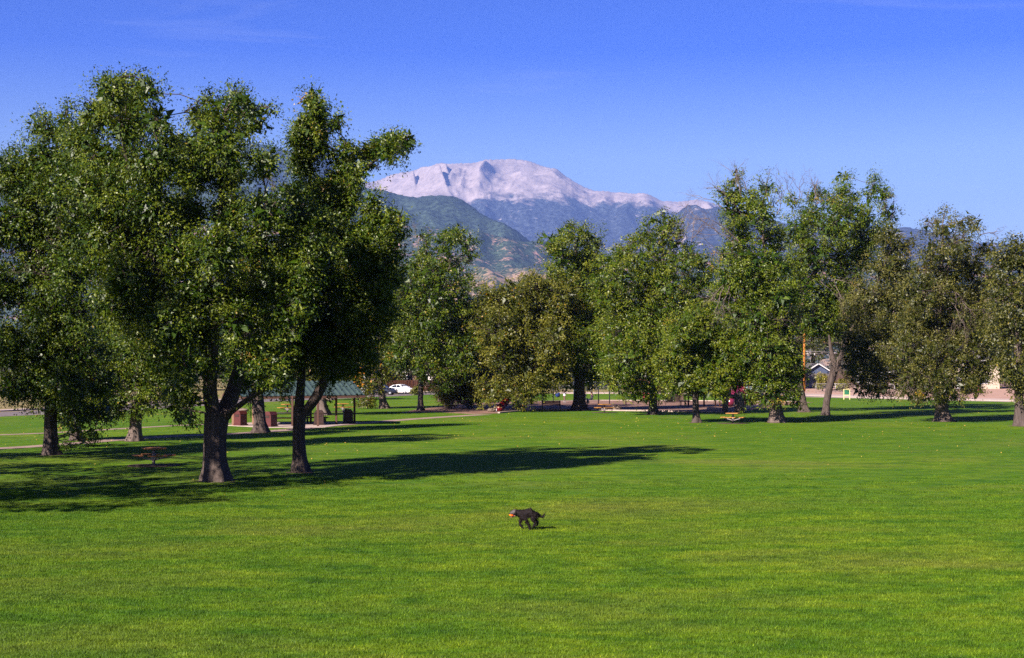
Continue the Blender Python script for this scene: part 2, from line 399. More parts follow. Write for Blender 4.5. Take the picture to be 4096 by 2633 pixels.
mountain('mt_tan', 600, 800, (0.045, 0.060, 0.034), (0.215, 0.145, 0.098), 0.50, 0.0016)
# ------------------------------------------------------------------ far mountains
def mrange(name, prof, Yr, Yf, Yb, nx, ny, amp, ns, mat, seed, power=1.0, bumps=(), jag=6.0, depthvar=0.05):
    pp = np.array(prof, dtype=float)
    px = np.linspace(pp[0, 0], pp[-1, 0], nx)
    H = CAMZ + (HZ - np.interp(px, pp[:, 0], pp[:, 1])) / FPX * Yr
    k = np.ones(5) / 5; H = np.convolve(np.pad(H, 2, mode='edge'), k, 'valid')
    J = (fbm(px / 9.0, px * 0 + seed, seed + 50, 4, True) - 0.62) * jag * 4
    kw = np.hanning(41); kw /= kw.sum(); Hs = np.convolve(np.pad(H, 20, mode='edge'), kw, 'valid')
    yr = Yr * (1 + depthvar * (fbm(px / 260.0, px * 0 + 3.3, seed + 9, 3) - 0.5) * 2)
    tr = np.concatenate([1 - np.linspace(0, 1, int(ny * 0.8)) ** 0.75, -np.linspace(0.03, 1, ny - int(ny * 0.8))])  # 1 front .. 0 ridge .. -1 back
    T, PX = np.meshgrid(tr, px, indexing='ij'); mixw = np.clip(np.abs(T) * 9, 0, 1); HH = H[None] * (1 - mixw) + Hs[None] * mixw + J[None] * np.exp(-np.abs(T) / 0.012); YR = np.tile(yr, (ny, 1))
    Y = np.where(T >= 0, YR - T * (YR - Yf), YR - T * (Yb - YR))
    X = (PX - 2048) / FPX * Y
    shape = np.where(T >= 0, (1 - np.clip(T, 0, 1)) ** power, (1 + T))
    wx, wy = (fbm(X / ns / 1.5, Y / ns / 1.5, seed + 70, 3) - 0.5) * ns, (fbm(X / ns / 1.5 + 9, Y / ns / 1.5, seed + 77, 3) - 0.5) * ns
    n = fbm((X + wx) / ns, (Y + wy) / (ns * 1.25), seed, 7, True, 0.5) - 0.6
    n2 = fbm(X / (ns * 3.2), Y / (ns * 4), seed + 31, 3) - 0.5
    damp = np.clip(np.abs(T) * 7, 0, 1); damp = damp * damp * (3 - 2 * damp)
    Z = HH * shape * (YR / YR) + damp * (n * amp + n2 * amp * 1.3) * (0.35 + 0.65 * (1 - np.abs(T)))
    for (bx, slant, wl, wr, h, t0, t1) in bumps:
        d = PX - (bx + slant * (T - t0)); g = np.where(d < 0, np.exp(-(d / wl) ** 2), np.exp(-(d / wr) ** 2))
        f = np.clip((T - t0) / 0.03, 0, 1) * np.clip((t1 - T) / 0.10, 0, 1)
        Z = Z + h * g * f
    cap = CAMZ + (HH - CAMZ) / YR * Y - np.abs(T) * 60
    Z = np.where(T > 0.004, np.minimum(Z, cap), Z)
    Z = np.where(np.abs(T) > 0.999, -30, Z)
    V = np.stack([X, Y, Z], -1).reshape(-1, 3)
    i, j = np.meshgrid(np.arange(ny - 1), np.arange(nx - 1), indexing='ij'); a = (i * nx + j).ravel()
    F = np.stack([a, a + 1, a + nx + 1, a + nx], -1).ravel()
    o = link(name, np_mesh(name, V, F, 4, mat, True), None)
    o['kind'] = 'structure'; return o

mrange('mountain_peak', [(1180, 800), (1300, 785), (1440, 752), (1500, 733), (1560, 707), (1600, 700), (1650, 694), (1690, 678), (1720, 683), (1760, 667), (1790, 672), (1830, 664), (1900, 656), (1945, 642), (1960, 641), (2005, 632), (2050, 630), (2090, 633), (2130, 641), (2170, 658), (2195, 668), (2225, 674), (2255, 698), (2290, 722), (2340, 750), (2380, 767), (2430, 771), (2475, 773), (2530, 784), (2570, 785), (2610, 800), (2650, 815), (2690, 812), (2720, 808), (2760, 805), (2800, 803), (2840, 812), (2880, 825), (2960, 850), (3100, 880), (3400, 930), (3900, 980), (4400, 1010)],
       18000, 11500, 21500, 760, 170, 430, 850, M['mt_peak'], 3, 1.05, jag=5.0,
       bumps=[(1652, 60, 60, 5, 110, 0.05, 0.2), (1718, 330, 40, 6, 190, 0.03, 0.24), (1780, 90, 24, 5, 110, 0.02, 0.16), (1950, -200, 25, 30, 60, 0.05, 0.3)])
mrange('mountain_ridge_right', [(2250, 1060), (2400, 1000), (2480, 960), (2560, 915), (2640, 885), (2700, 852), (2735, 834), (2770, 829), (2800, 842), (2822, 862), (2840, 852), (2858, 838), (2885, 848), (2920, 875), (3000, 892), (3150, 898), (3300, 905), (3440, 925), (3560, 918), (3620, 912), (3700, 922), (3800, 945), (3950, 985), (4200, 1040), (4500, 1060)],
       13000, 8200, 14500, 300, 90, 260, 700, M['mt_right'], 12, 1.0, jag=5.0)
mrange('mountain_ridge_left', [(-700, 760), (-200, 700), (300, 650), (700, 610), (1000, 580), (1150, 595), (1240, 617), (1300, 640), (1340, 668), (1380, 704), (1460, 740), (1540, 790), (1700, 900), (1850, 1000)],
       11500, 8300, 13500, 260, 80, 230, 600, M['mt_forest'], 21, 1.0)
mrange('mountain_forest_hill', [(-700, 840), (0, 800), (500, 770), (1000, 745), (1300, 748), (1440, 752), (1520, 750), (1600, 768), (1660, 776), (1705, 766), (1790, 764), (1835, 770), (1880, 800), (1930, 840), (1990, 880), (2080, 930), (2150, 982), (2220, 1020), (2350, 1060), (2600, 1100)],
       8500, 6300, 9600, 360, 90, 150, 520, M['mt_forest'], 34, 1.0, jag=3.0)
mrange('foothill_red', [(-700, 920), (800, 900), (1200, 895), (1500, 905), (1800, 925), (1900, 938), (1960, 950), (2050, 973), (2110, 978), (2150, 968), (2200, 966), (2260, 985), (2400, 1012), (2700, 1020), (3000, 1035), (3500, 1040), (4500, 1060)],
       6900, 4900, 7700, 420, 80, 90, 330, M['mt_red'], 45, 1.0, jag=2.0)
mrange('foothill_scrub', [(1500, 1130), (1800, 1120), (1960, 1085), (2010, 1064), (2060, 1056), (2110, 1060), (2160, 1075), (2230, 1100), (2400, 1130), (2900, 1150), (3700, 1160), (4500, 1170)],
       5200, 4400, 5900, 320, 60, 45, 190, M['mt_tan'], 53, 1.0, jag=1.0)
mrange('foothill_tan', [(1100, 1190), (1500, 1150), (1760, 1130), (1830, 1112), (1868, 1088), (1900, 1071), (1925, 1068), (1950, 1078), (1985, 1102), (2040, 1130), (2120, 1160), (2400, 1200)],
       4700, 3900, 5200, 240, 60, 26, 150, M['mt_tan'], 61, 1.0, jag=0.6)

# ------------------------------------------------------------------ ground, lawn, streets
def sheet(name, poly, z, mat, thick=0.0, parent=None, kind='structure'):
    m = MB(); n = len(poly)
    if thick: m.prism(poly, z - thick, z)
    else: m.add([(p[0], p[1], z) for p in poly], [tuple(range(n))])
    o = m.build(name, mat, parent)
    if kind and parent is None: o['kind'] = kind
    return o
def offset_line(pts, d):
    pts = [Vector((p[0], p[1])) for p in pts]; out = []
    for i, p in enumerate(pts):
        a, b = pts[max(i - 1, 0)], pts[min(i + 1, len(pts) - 1)]; t_ = (b - a).normalized()
        out.append(p + Vector((-t_.y, t_.x)) * d)
    return out
def strip(name, pts, d0, d1, z0, z1, mat, parent=None, kind='structure'):
    a, b = offset_line(pts, d0), offset_line(pts, d1); m = MB(); n = len(a)
    vs_ = [(p.x, p.y, z1) for p in a] + [(p.x, p.y, z1) for p in b] + [(p.x, p.y, z0) for p in a] + [(p.x, p.y, z0) for p in b]
    fs_ = []
    for i in range(n - 1):
        fs_ += [(i, i + 1, n + i + 1, n + i), (2 * n + i, 2 * n + i + 1, i + 1, i), (n + i, n + i + 1, 3 * n + i + 1, 3 * n + i)]
    fs_ += [(0, n, 3 * n, 2 * n), (n - 1, 3 * n - 1, 4 * n - 1, 2 * n - 1)]
    o = m.add(vs_, fs_).build(name, mat, parent)
    bm = bmesh.new(); bm.from_mesh(o.data); bmesh.ops.recalc_face_normals(bm, faces=bm.faces[:]); bm.to_mesh(o.data); bm.free()
    if kind and parent is None: o['kind'] = kind
    return o

sheet('ground', [(-26000, -400), (26000, -400), (26000, 24000), (-26000, 24000)], -0.14, M['far_ground'])
LK = [(-100, -30), (-37.6, 143.5), (-34.5, 152.5), (-30.9, 173), (-17.3, 208), (-14.1, 216.5), (-4.0, 236)]        # kerb of the street on the left, walked away from the camera
RK = [(6.0, 229), (18, 228), (33.4, 225.6), (40, 205), (56.8, 181), (205, -30)]                                      # kerb of the street on the right, walked towards the camera
lawn = sheet('lawn', LK + [(0.5, 236)] + RK, 0.0, M['lawn'])
LKx = [LK[0]] + LK[1:] + [(2, 250), (12, 280)]
RKx = [(-14, 231)] + RK
strip('kerb_left', LKx[:-2], 0.0, 0.25, -0.13, 0.02, M['concrete'])
strip('kerb_right', RK, 0.0, 0.25, -0.13, 0.02, M['concrete'])
strip('street_left', LKx, 0.25, 11.0, -0.13, -0.10, M['asphalt'])
strip('street_right', RKx, 0.25, 6.0, -0.125, -0.096, M['asphalt'])
strip('pavement_left', LKx, 11.0, 13.0, -0.13, 0.02, M['concrete'])
strip('pavement_right', RK, 6.0, 12.5, -0.13, 0.02, M['concrete'])
a = offset_line(LKx, 13.0)
sheet('yard_left', [tuple(p) for p in a] + [(12, 460), (-420, 460), (-420, -30)], 0.012, M['dry_grass'], 0.1)
b = offset_line(RK, 12.5)
sheet('yard_right', [(tuple(b[0])[0] - 4, tuple(b[0])[1])] + [tuple(p) for p in b[1:3]] + [(46, 300), (46, 460), (14, 460)], 0.012, M['dry_grass'], 0.1)
sheet('dirt_lot', [tuple(p) for p in b[2:]] + [(420, -30), (420, 460), (46.2, 460), (46.2, 300)], 0.010, M['dirt'], 0.1)
# painted line of the left street
strip('road_marking', LKx, 9.9, 10.1, -0.099, -0.092, M['yellow_paint'])
# yellow centre line stub by the corner
# footpaths over the lawn
def gp(l): return [G(x, y) for x, y in l]
strip('path', gp([(-300, 1812), (150, 1786), (330, 1772), (500, 1757), (700, 1745), (900, 1737), (1080, 1727), (1240, 1711), (1420, 1695), (1650, 1677), (1800, 1667), (1940, 1659)]), -0.75, 0.75, -0.05, 0.012, M['path_gravel'])
strip('path_upper', gp([(-300, 1752), (190, 1733), (560, 1711), (720, 1702), (925, 1694)]), -0.5, 0.5, -0.05, 0.010, M['path_gravel'])
# playground surface with its kerb
front = gp([(1600, 1652), (1760, 1650), (1900, 1657), (2000, 1654), (2150, 1641), (2350, 1642), (2480, 1645), (2600, 1646), (2800, 1651), (2960, 1650), (3030, 1638), (3110, 1628), (3180, 1616), (3255, 1611)])
back = gp([(3200, 1608), (3000, 1607), (2700, 1604), (2400, 1603), (2150, 1607), (1950, 1613), (1800, 1622), (1660, 1640)])
sheet('playground_surface', front + back, 0.014, M['mulch'], 0.05)
strip('playground_kerb', front[3:10], 0.0, 0.22, 0.0, 0.13, M['concrete'])
strip('playground_kerb_back', list(reversed(back))[1:], -0.1, 0.15, 0.0, 0.10, M['concrete'])
strip('playground_kerb_curved', gp([(2830, 1640), (2900, 1643), (2980, 1638), (3030, 1631), (3048, 1626), (3040, 1622)]), -0.1, 0.12, 0.0, 0.28, M['concrete'])

# turf blades of the near lawn
rng = np.random.default_rng(5)
def turf_patch(seed, n=520, size=0.62):
    r = np.random.default_rng(seed)
    p = r.uniform(-size / 2, size / 2, (n, 2)); h = r.uniform(0.025, 0.062, n); th = r.uniform(0, 2 * math.pi, n); w = r.uniform(0.003, 0.0062, n)
    lean = r.normal(0, 0.024, (n, 2)); base = np.column_stack([p, np.full(n, -0.004)])
    d = np.column_stack([np.cos(th) * w, np.sin(th) * w, np.zeros(n)])
    top = base + np.column_stack([lean, h]); V = np.stack([base - d, base + d, top], 1).reshape(-1, 3)
    tint_ = np.repeat(np.clip(r.normal(0.5, 0.22, n), 0, 1), 3); tint_[r.random(n * 3) < 0.02] = 1.0
    me = np_mesh('turf_patch', V, np.arange(3 * n), 3, M['grass_blade'], False, {'tint': tint_})
    return bpy.data.objects.new('turf_patch', me)
gx = []
Y0, Y1 = 20.5, 62.0; y = Y0
while y < Y1:
    half = (2300) / FPX * y
    for x in np.arange(-half, half, 0.5):
        if y > 44 and rng.random() < (y - 44) / 19.0: continue
        gx.append((x + rng.uniform(-.12, .12), y + rng.uniform(-.12, .12), 0.0))
    y += 0.5
me = bpy.data.meshes.new('lawn_grass'); me.from_pydata(gx, [], [])
lg = bpy.data.objects.new('lawn_grass', me); col.objects.link(lg)
tag(lg, 'short mown grass blades of the sunny lawn around the dog', 'grass', kind='stuff')
ng = bpy.data.node_groups.new('grass', 'GeometryNodeTree')
ng.interface.new_socket('Geometry', in_out='INPUT', socket_type='NodeSocketGeometry'); ng.interface.new_socket('Geometry', in_out='OUTPUT', socket_type='NodeSocketGeometry')
gi, go = ng.nodes.new('NodeGroupInput'), ng.nodes.new('NodeGroupOutput')
m2p = ng.nodes.new('GeometryNodeMeshToPoints'); ng.links.new(gi.outputs[0], m2p.inputs[0])
gtg = ng.nodes.new('GeometryNodeJoinGeometry')
for k in range(3):
    oi = ng.nodes.new('GeometryNodeObjectInfo'); oi.inputs[0].default_value = turf_patch(80 + k); oi.inputs['As Instance'].default_value = True
    ng.links.new(oi.outputs['Geometry'], gtg.inputs[0])
iop = ng.nodes.new('GeometryNodeInstanceOnPoints')
ng.links.new(m2p.outputs[0], iop.inputs['Points']); ng.links.new(gtg.outputs[0], iop.inputs['Instance'])
iop.inputs['Pick Instance'].default_value = True
rv = ng.nodes.new('FunctionNodeRandomValue'); rv.data_type = 'FLOAT_VECTOR'
rv.inputs[0].default_value = (0, 0, 0); rv.inputs[1].default_value = (0, 0, 6.283)
ng.links.new(rv.outputs[0], iop.inputs['Rotation'])
ng.links.new(iop.outputs[0], go.inputs[0])
md = lg.modifiers.new('grass', 'NODES'); md.node_group = ng
# fallen yellow leaves: nobody could count them
r = np.random.default_rng(17); n = 1000
yy = r.uniform(1640, 1830, n); yy = np.where(r.random(n) < 0.25, r.uniform(1600, 1990, n), yy); xx = r.uniform(0, 4096, n)
keep = ~((xx > 1500) & (yy > 1760) & (r.random(n) < 0.7)); xx, yy = xx[keep], yy[keep]; n = len(xx)
Yg = FPX * CAMZ / (yy - HZ); Xg = (xx - 2048) / FPX * Yg
s = r.uniform(0.022, 0.048, n) * np.clip(Yg / 70, 0.8, 1.6); th = r.uniform(0, 6.28, n); tl = r.uniform(-0.03, 0.04, (n, 4))
V = np.zeros((n, 4, 3))
for k in range(4):
    an = th + k * math.pi / 2; rr = s * (1.0 if k % 2 == 0 else 0.6)
    V[:, k, 0] = Xg + np.cos(an) * rr; V[:, k, 1] = Yg + np.sin(an) * rr; V[:, k, 2] = 0.035 + tl[:, k]
me = np_mesh('fallen_leaves', V.reshape(-1, 3), np.arange(4 * n), 4, None, False, {'tint': np.repeat(r.uniform(0, 1, n), 4)})
t = NT('fallen_leaf'); at_ = t.node('ShaderNodeAttribute', attribute_name='tint')
t.set(t.ramp(at_.outputs['Fac'], [(0, (0.20, 0.13, 0.03)), (0.5, (0.34, 0.27, 0.04)), (1, (0.30, 0.15, 0.03))]), 0.7, 0.2)
o = link('fallen_leaves', me, M['fallen_leaf']); tag(o, 'small yellow leaves fallen over the lawn', 'fallen leaves', kind='stuff')
# ------------------------------------------------------------------ trees
def unit(r, n):
    v = r.normal(size=(n, 3)); return v / np.linalg.norm(v, axis=1)[:, None]
def leaves_mesh(name, pos, out, size, r, tint, mat, droop=0.35):
    """pos: leaf bases, out: outward direction of the clump at each leaf; every leaf a folded blade of two faces"""
    n = len(pos)
    d = unit(r, n) * 0.8 + out * 0.55; d[:, 2] -= droop; d /= np.linalg.norm(d, axis=1)[:, None]
    nn = unit(r, n) * 0.62 + out * 0.80 + np.array([-0.12, -0.15, 0.50]); nn -= d * (nn * d).sum(1)[:, None]
    nn /= (np.linalg.norm(nn, axis=1)[:, None] + 1e-6); sd = np.cross(d, nn)
    L = size * r.uniform(0.6, 1.35, n)[:, None]; Wd = L * r.uniform(0.19, 0.30, n)[:, None]; k_ = r.uniform(0.2, 0.5, n)[:, None]
    V = np.stack([pos + d * L * k_ - sd * Wd, pos + d * L * (k_ * 0.4) + sd * Wd, pos + d * L], 1).reshape(-1, 3)
    return np_mesh(name, V, np.arange(3 * n), 3, mat, False, {'tint': np.repeat(tint, 3)})

def trunk_mesh(name, pts, rad, mat, r, flare=0.45, sides=22, step=0.22):
    """a bent, ridged and root-flared trunk from a polyline with radii"""
    P = [Vector(p) for p in pts]; cum = [0.0]
    for i in range(1, len(P)): cum.append(cum[-1] + (P[i] - P[i - 1]).length)
    n = max(6, int(cum[-1] / step)); ss = np.linspace(0, 1, n) ** 1.25 * cum[-1]
    pa = np.array([tuple(p) for p in P]); c = np.stack([np.interp(ss, cum, pa[:, k]) for k in range(3)], 1); rr = np.interp(ss, cum, rad)
    k = np.ones(3) / 3
    for q in range(3):
        for ax in range(2): c[1:-1, ax] = np.convolve(c[:, ax], k, 'valid')
    th = np.linspace(0, 2 * math.pi, sides, endpoint=False); ph = r.uniform(0, 6.28, 3); lob = r.integers(4, 7)
    V = np.zeros((n, sides, 3)); fur = r.normal(0, 1, sides)
    for i in range(n):
        fur = 0.86 * fur + 0.5 * r.normal(0, 1, sides)
        z = ss[i]; f = 1 + flare * math.exp(-z / (0.9 * rad[0] + 0.12)) * (1 + 0.55 * np.cos(lob * th + ph[0]) + 0.3 * np.cos(3 * th + ph[1]))
        rid = 1 + 0.05 * np.sin(9 * th + ph[1] + z * 0.8) + 0.042 * fur + 0.06 * np.sin(2 * th + z * 0.9 + ph[2])
        R_ = rr[i] * f * rid
        V[i, :, 0] = c[i, 0] + R_ * np.cos(th); V[i, :, 1] = c[i, 1] + R_ * np.sin(th); V[i, :, 2] = c[i, 2]
    V[0, :, 2] -= 0.12
    i, j = np.meshgrid(np.arange(n - 1), np.arange(sides), indexing='ij'); a = (i * sides + j).ravel(); b = (i * sides + (j + 1) % sides).ravel()
    F = np.stack([a, b, b + sides, a + sides], -1).ravel()
    return np_mesh(name, V.reshape(-1, 3), F, 4, mat, True)

class Tubes:
    """many branch tubes in one mesh"""
    def __init__(s): s.V = []; s.F = []; s.n = 0
    def add(s, pts, rad, sides=5):
        P = np.array([tuple(p) for p in pts], float); k = len(P); rad = np.asarray(rad, float)
        T = np.gradient(P, axis=0); T /= np.linalg.norm(T, axis=1)[:, None] + 1e-9
        ref = np.array([0.31, 0.17, 0.93]) if abs(T[0, 2]) < 0.8 else np.array([0.9, 0.3, 0.1])
        A = np.cross(T, ref); A /= np.linalg.norm(A, axis=1)[:, None] + 1e-9; B = np.cross(A, T)
        th = np.linspace(0, 2 * math.pi, sides, endpoint=False)
        V = P[:, None, :] + rad[:, None, None] * (A[:, None, :] * np.cos(th)[None, :, None] + B[:, None, :] * np.sin(th)[None, :, None])
        i, j = np.meshgrid(np.arange(k - 1), np.arange(sides), indexing='ij'); a = (i * sides + j).ravel(); b = (i * sides + (j + 1) % sides).ravel()
        s.F.append(np.stack([a, b, b + sides, a + sides], -1).reshape(-1) + s.n); s.V.append(V.reshape(-1, 3)); s.n += k * sides
    def mesh(s, name, mat): return np_mesh(name, np.concatenate(s.V), np.concatenate(s.F), 4, mat, True)
def wander(a, b, r, n=6, amp=0.12, sag=0.0):
    a, b = np.array(tuple(a), float), np.array(tuple(b), float); L = np.linalg.norm(b - a); t_ = np.linspace(0, 1, n)[:, None]
    P = a + (b - a) * t_; w = r.normal(0, amp * L * 0.35, (n, 3)); w = (w + np.roll(w, 1, 0)) / 2; env = np.sin(math.pi * t_)
    P = P + w * env; P[:, 2] += (sag * L * env)[:, 0]; return P
def twig_fan(tb, a, d, L, r, rad=0.02, depth=3, sides=4):
    d = np.array(d, float); d /= np.linalg.norm(d); b = np.array(tuple(a), float) + d * L
    P = wander(a, b, r, 5, 0.25); tb.add(P, np.linspace(rad, rad * 0.45, 5), sides)
    if depth <= 0: return
    for k in range(r.integers(2, 5)):
        q = P[r.integers(1, 5)]; dd = d + unit(r, 1)[0] * 0.75; twig_fan(tb, q, dd, L * r.uniform(0.45, 0.75), r, rad * 0.55, depth - 1, 3)

TREES = []
def tree(name, label, base, trunk, blobs, leaf, size, n_leaves, seed, stems=(), dead=(), barkm='bark', clump=0.62, depth=1.0, droop=0.35, cat='tree', group='park trees', ymul=1.0, yellow=0.012, spread=1.0, Y=None, hang=0.0, twig_r=0.014, bare=(), tint_mid=0.5, ybias=0.0):
    r = np.random.default_rng(seed); Y = Y or GY(base[1]); ppm = FPX / Y
    bp = W(base[0], base[1], Y); bp.z = 0 if abs(bp.z) < 0.6 else bp.z
    root = empty(name, bp, 0, label, cat, group)
    loc = lambda px, py, dy=0.0: W(px, py, Y + dy) - bp
    # trunk and stems
    tp = [loc(*q[:2], *(q[3:4])) for q in trunk]; tp[0].z = 0.0; tr_ = [q[2] / 2 / ppm for q in trunk]
    link('trunk', trunk_mesh('trunk', tp, tr_, M[barkm], r, sides=40 if Y < 80 else 26), None, root)
    if Y < 200 and cat == 'tree':
        rb_ = tr_[0] * 1.5 + 0.15; ang = np.linspace(0, 2 * math.pi, 26, endpoint=False); rr_ = rb_ * (1 + 0.16 * np.sin(3 * ang + seed) + r.normal(0, 0.07, 26))
        MB().prism([(x_, y_) for x_, y_ in zip(rr_ * np.cos(ang), rr_ * np.sin(ang))], -0.04, 0.016).build('soil_ring', M['soil'], root)
    attach = [(np.array(tuple(p)), q) for p, q in zip(tp, tr_)]
    def densify(p, q):
        for i in range(len(p) - 1):
            for f in np.linspace(0, 1, 6)[:-1]:
                attach.append((np.array(tuple(p[i].lerp(p[i + 1], f))), q[i] * (1 - f) + q[i + 1] * f))
    densify(tp[1:], tr_[1:])
    for st in stems:
        sp_ = [loc(*q[:2], *(q[3:4])) for q in st]; sr = [q[2] / 2 / ppm for q in st]
        link('limb', trunk_mesh('limb', sp_, sr, M[barkm], r, 0.0, 12, 0.3), None, root); densify(sp_, sr)
    # blobs of the crown in metres
    C = []; RR = []
    bx = np.array([q[0] for q in blobs], float); cx = bx.mean(); half = max((bx.max() - bx.min()) / 2, 60)
    for q in blobs:
        rm = q[2] / ppm * ymul * (1.46 if 100 < Y < 200 else 1.13); rm = max(0.5 * rm, rm - 0.42 * clump)
        lim = math.sqrt(max(0.05, 1 - ((q[0] - cx) / (half * 1.15)) ** 2)) * half / ppm * 0.75 * depth * (1.3 if 100 < Y < 200 else 1.4 if Y < 100 else 1.0)
        lowest = q[1] > base[1] - 0.34 * (base[1] - min(b_[1] for b_ in blobs))
        dy = q[3] if len(q) > 3 else (r.uniform(-1, -0.1) if lowest else r.uniform(-1, 0.75)) * lim + ybias
        C.append(np.array(tuple(loc(q[0], q[1], dy)))); RR.append(rm)
        if len(q) <= 3 and lim > rm * 0.8:                                     # the far half of the crown
            C.append(np.array(tuple(loc(q[0] + r.uniform(-.3, .3) * q[2], q[1] + r.uniform(0, .3) * q[2], -dy * 0.9 + lim * 0.3)))); RR.append(rm * 0.85)
    C = np.array(C); RR = np.array(RR)
    br = Tubes(); A = np.array([a[0] for a in attach]); AR = np.array([a[1] for a in attach])
    order = np.argsort(-AR[np.argmin(((C[:, None] - A[None]) ** 2).sum(-1), 1)])
    clumps = []; couts = []
    weights = RR ** 2.0; weights = weights / weights.sum()
    per = 62.0
    ncl = max(12, int(n_leaves / per)); cnt = np.maximum(2, (weights * ncl).astype(int))
    for i in order:
        c, rb = C[i], RR[i]
        dist = ((A - c) ** 2).sum(1) + np.where(A[:, 2] > c[2] + 0.3, 6.0, 0) ; k = int(np.argmin(dist))
        P = wander(A[k], c, r, 7, 0.16, 0.05); r0 = min(AR[k] * 0.7, 0.035 + 0.05 * rb); br.add(P, np.linspace(max(r0, 0.02), 0.018, 7), 6)
        for q in range(2, 7): A = np.vstack([A, P[q]]); AR = np.append(AR, max(0.02, r0 * (1 - q / 7)))
        m = cnt[i]; u = unit(r, m); rad = rb * (0.30 + 0.64 * r.random(m) ** 0.5)
        jut = r.random(m) < 0.16; rad = np.where(jut, rb * r.uniform(0.95, 1.25, m), rad)
        cc = c + u * rad[:, None] * np.array([1, 1, 0.95]) + unit(r, m) * 0.1 * rb
        clumps.append(cc); couts.append(u)
        for q in range(0, m):
            br.add(wander(P[r.integers(3, 7)], cc[q], r, 4, 0.2), np.linspace(0.022, twig_r * 0.5, 4) * (1 if size < 0.3 else 1.4), 3)
    clumps = np.concatenate(clumps); couts = np.concatenate(couts); m = len(clumps)
    low = clumps[:, 2] < 0.35; clumps[low, 2] = 0.35 + r.random(low.sum()) * 0.5
    # leaves
    per = max(6, int(n_leaves / m)); csz = clump * r.uniform(0.75, 1.6, m); ctint = np.clip(r.normal(tint_mid, 0.13, m), 0.05, 0.85)
    ct2 = r.random(m) < yellow
    pos = np.repeat(clumps, per, 0); od = np.repeat(couts, per, 0); sz = np.repeat(csz, per)
    off = r.normal(size=(m * per, 3)) * sz[:, None] * np.array([0.36, 0.36, 0.27])
    along = r.random(m * per) ** 0.8
    pos = pos + off + od * (along * sz * 0.5)[:, None]; pos[:, 2] -= (np.linalg.norm(off[:, :2], axis=1) ** 2) * 0.25 * spread
    if hang:
        hm = np.repeat(r.random(m) < hang, per); pos[hm, 2] -= r.random(hm.sum()) * 1.1; pos[hm, :2] = np.repeat(clumps, per, 0)[hm, :2] + off[hm, :2] * 0.45
    pos[:, 2] = np.maximum(pos[:, 2], 0.3)
    ti = np.clip(np.repeat(ctint, per) + r.normal(0, 0.14, m * per), 0, 0.88); ti[np.repeat(ct2, per)] = r.uniform(0.93, 1, int(ct2.sum()) * per)
    ti[r.random(m * per) < yellow * 0.6] = 0.95
    # heart of every bough: fewer, larger leaves, tinted dark to deepen the shade inside
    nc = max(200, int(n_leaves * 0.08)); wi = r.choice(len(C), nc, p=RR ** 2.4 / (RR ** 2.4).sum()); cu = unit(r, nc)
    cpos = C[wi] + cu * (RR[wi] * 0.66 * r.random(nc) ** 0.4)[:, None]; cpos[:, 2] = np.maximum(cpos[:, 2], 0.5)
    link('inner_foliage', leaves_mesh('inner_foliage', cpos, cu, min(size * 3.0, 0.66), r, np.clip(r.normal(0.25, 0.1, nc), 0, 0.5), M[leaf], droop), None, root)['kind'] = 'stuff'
    fo = off * 1.25 / sz[:, None] + od * 0.6; fo /= np.linalg.norm(fo, axis=1)[:, None] + 1e-6
    link('crown', leaves_mesh('crown', pos, fo, size, r, ti, M[leaf], droop), None, root)
    link('branchwork', br.mesh('branchwork', M[barkm]), None, root)['kind'] = 'stuff'
    for (px, py, dx, dz, Lp, cntd) in dead:
        dy = r.uniform(-1.8, -0.4) * depth
        for k in range(cntd):
            tb = Tubes()
            dd = np.array([dx + r.normal(0, 0.30), r.normal(-0.15, 0.3), dz + r.normal(0, 0.30)])
            twig_fan(tb, np.array(tuple(loc(px, py, dy))) + r.normal(0, 0.25, 3) * (Y / 90), dd, Lp / ppm * r.uniform(0.5, 0.8), r, 0.030 if Y < 90 else 0.034, 3)
            link('dead_branch', tb.mesh('dead_branch', M['twig_dead']), None, root)
    TREES.append(root); return root

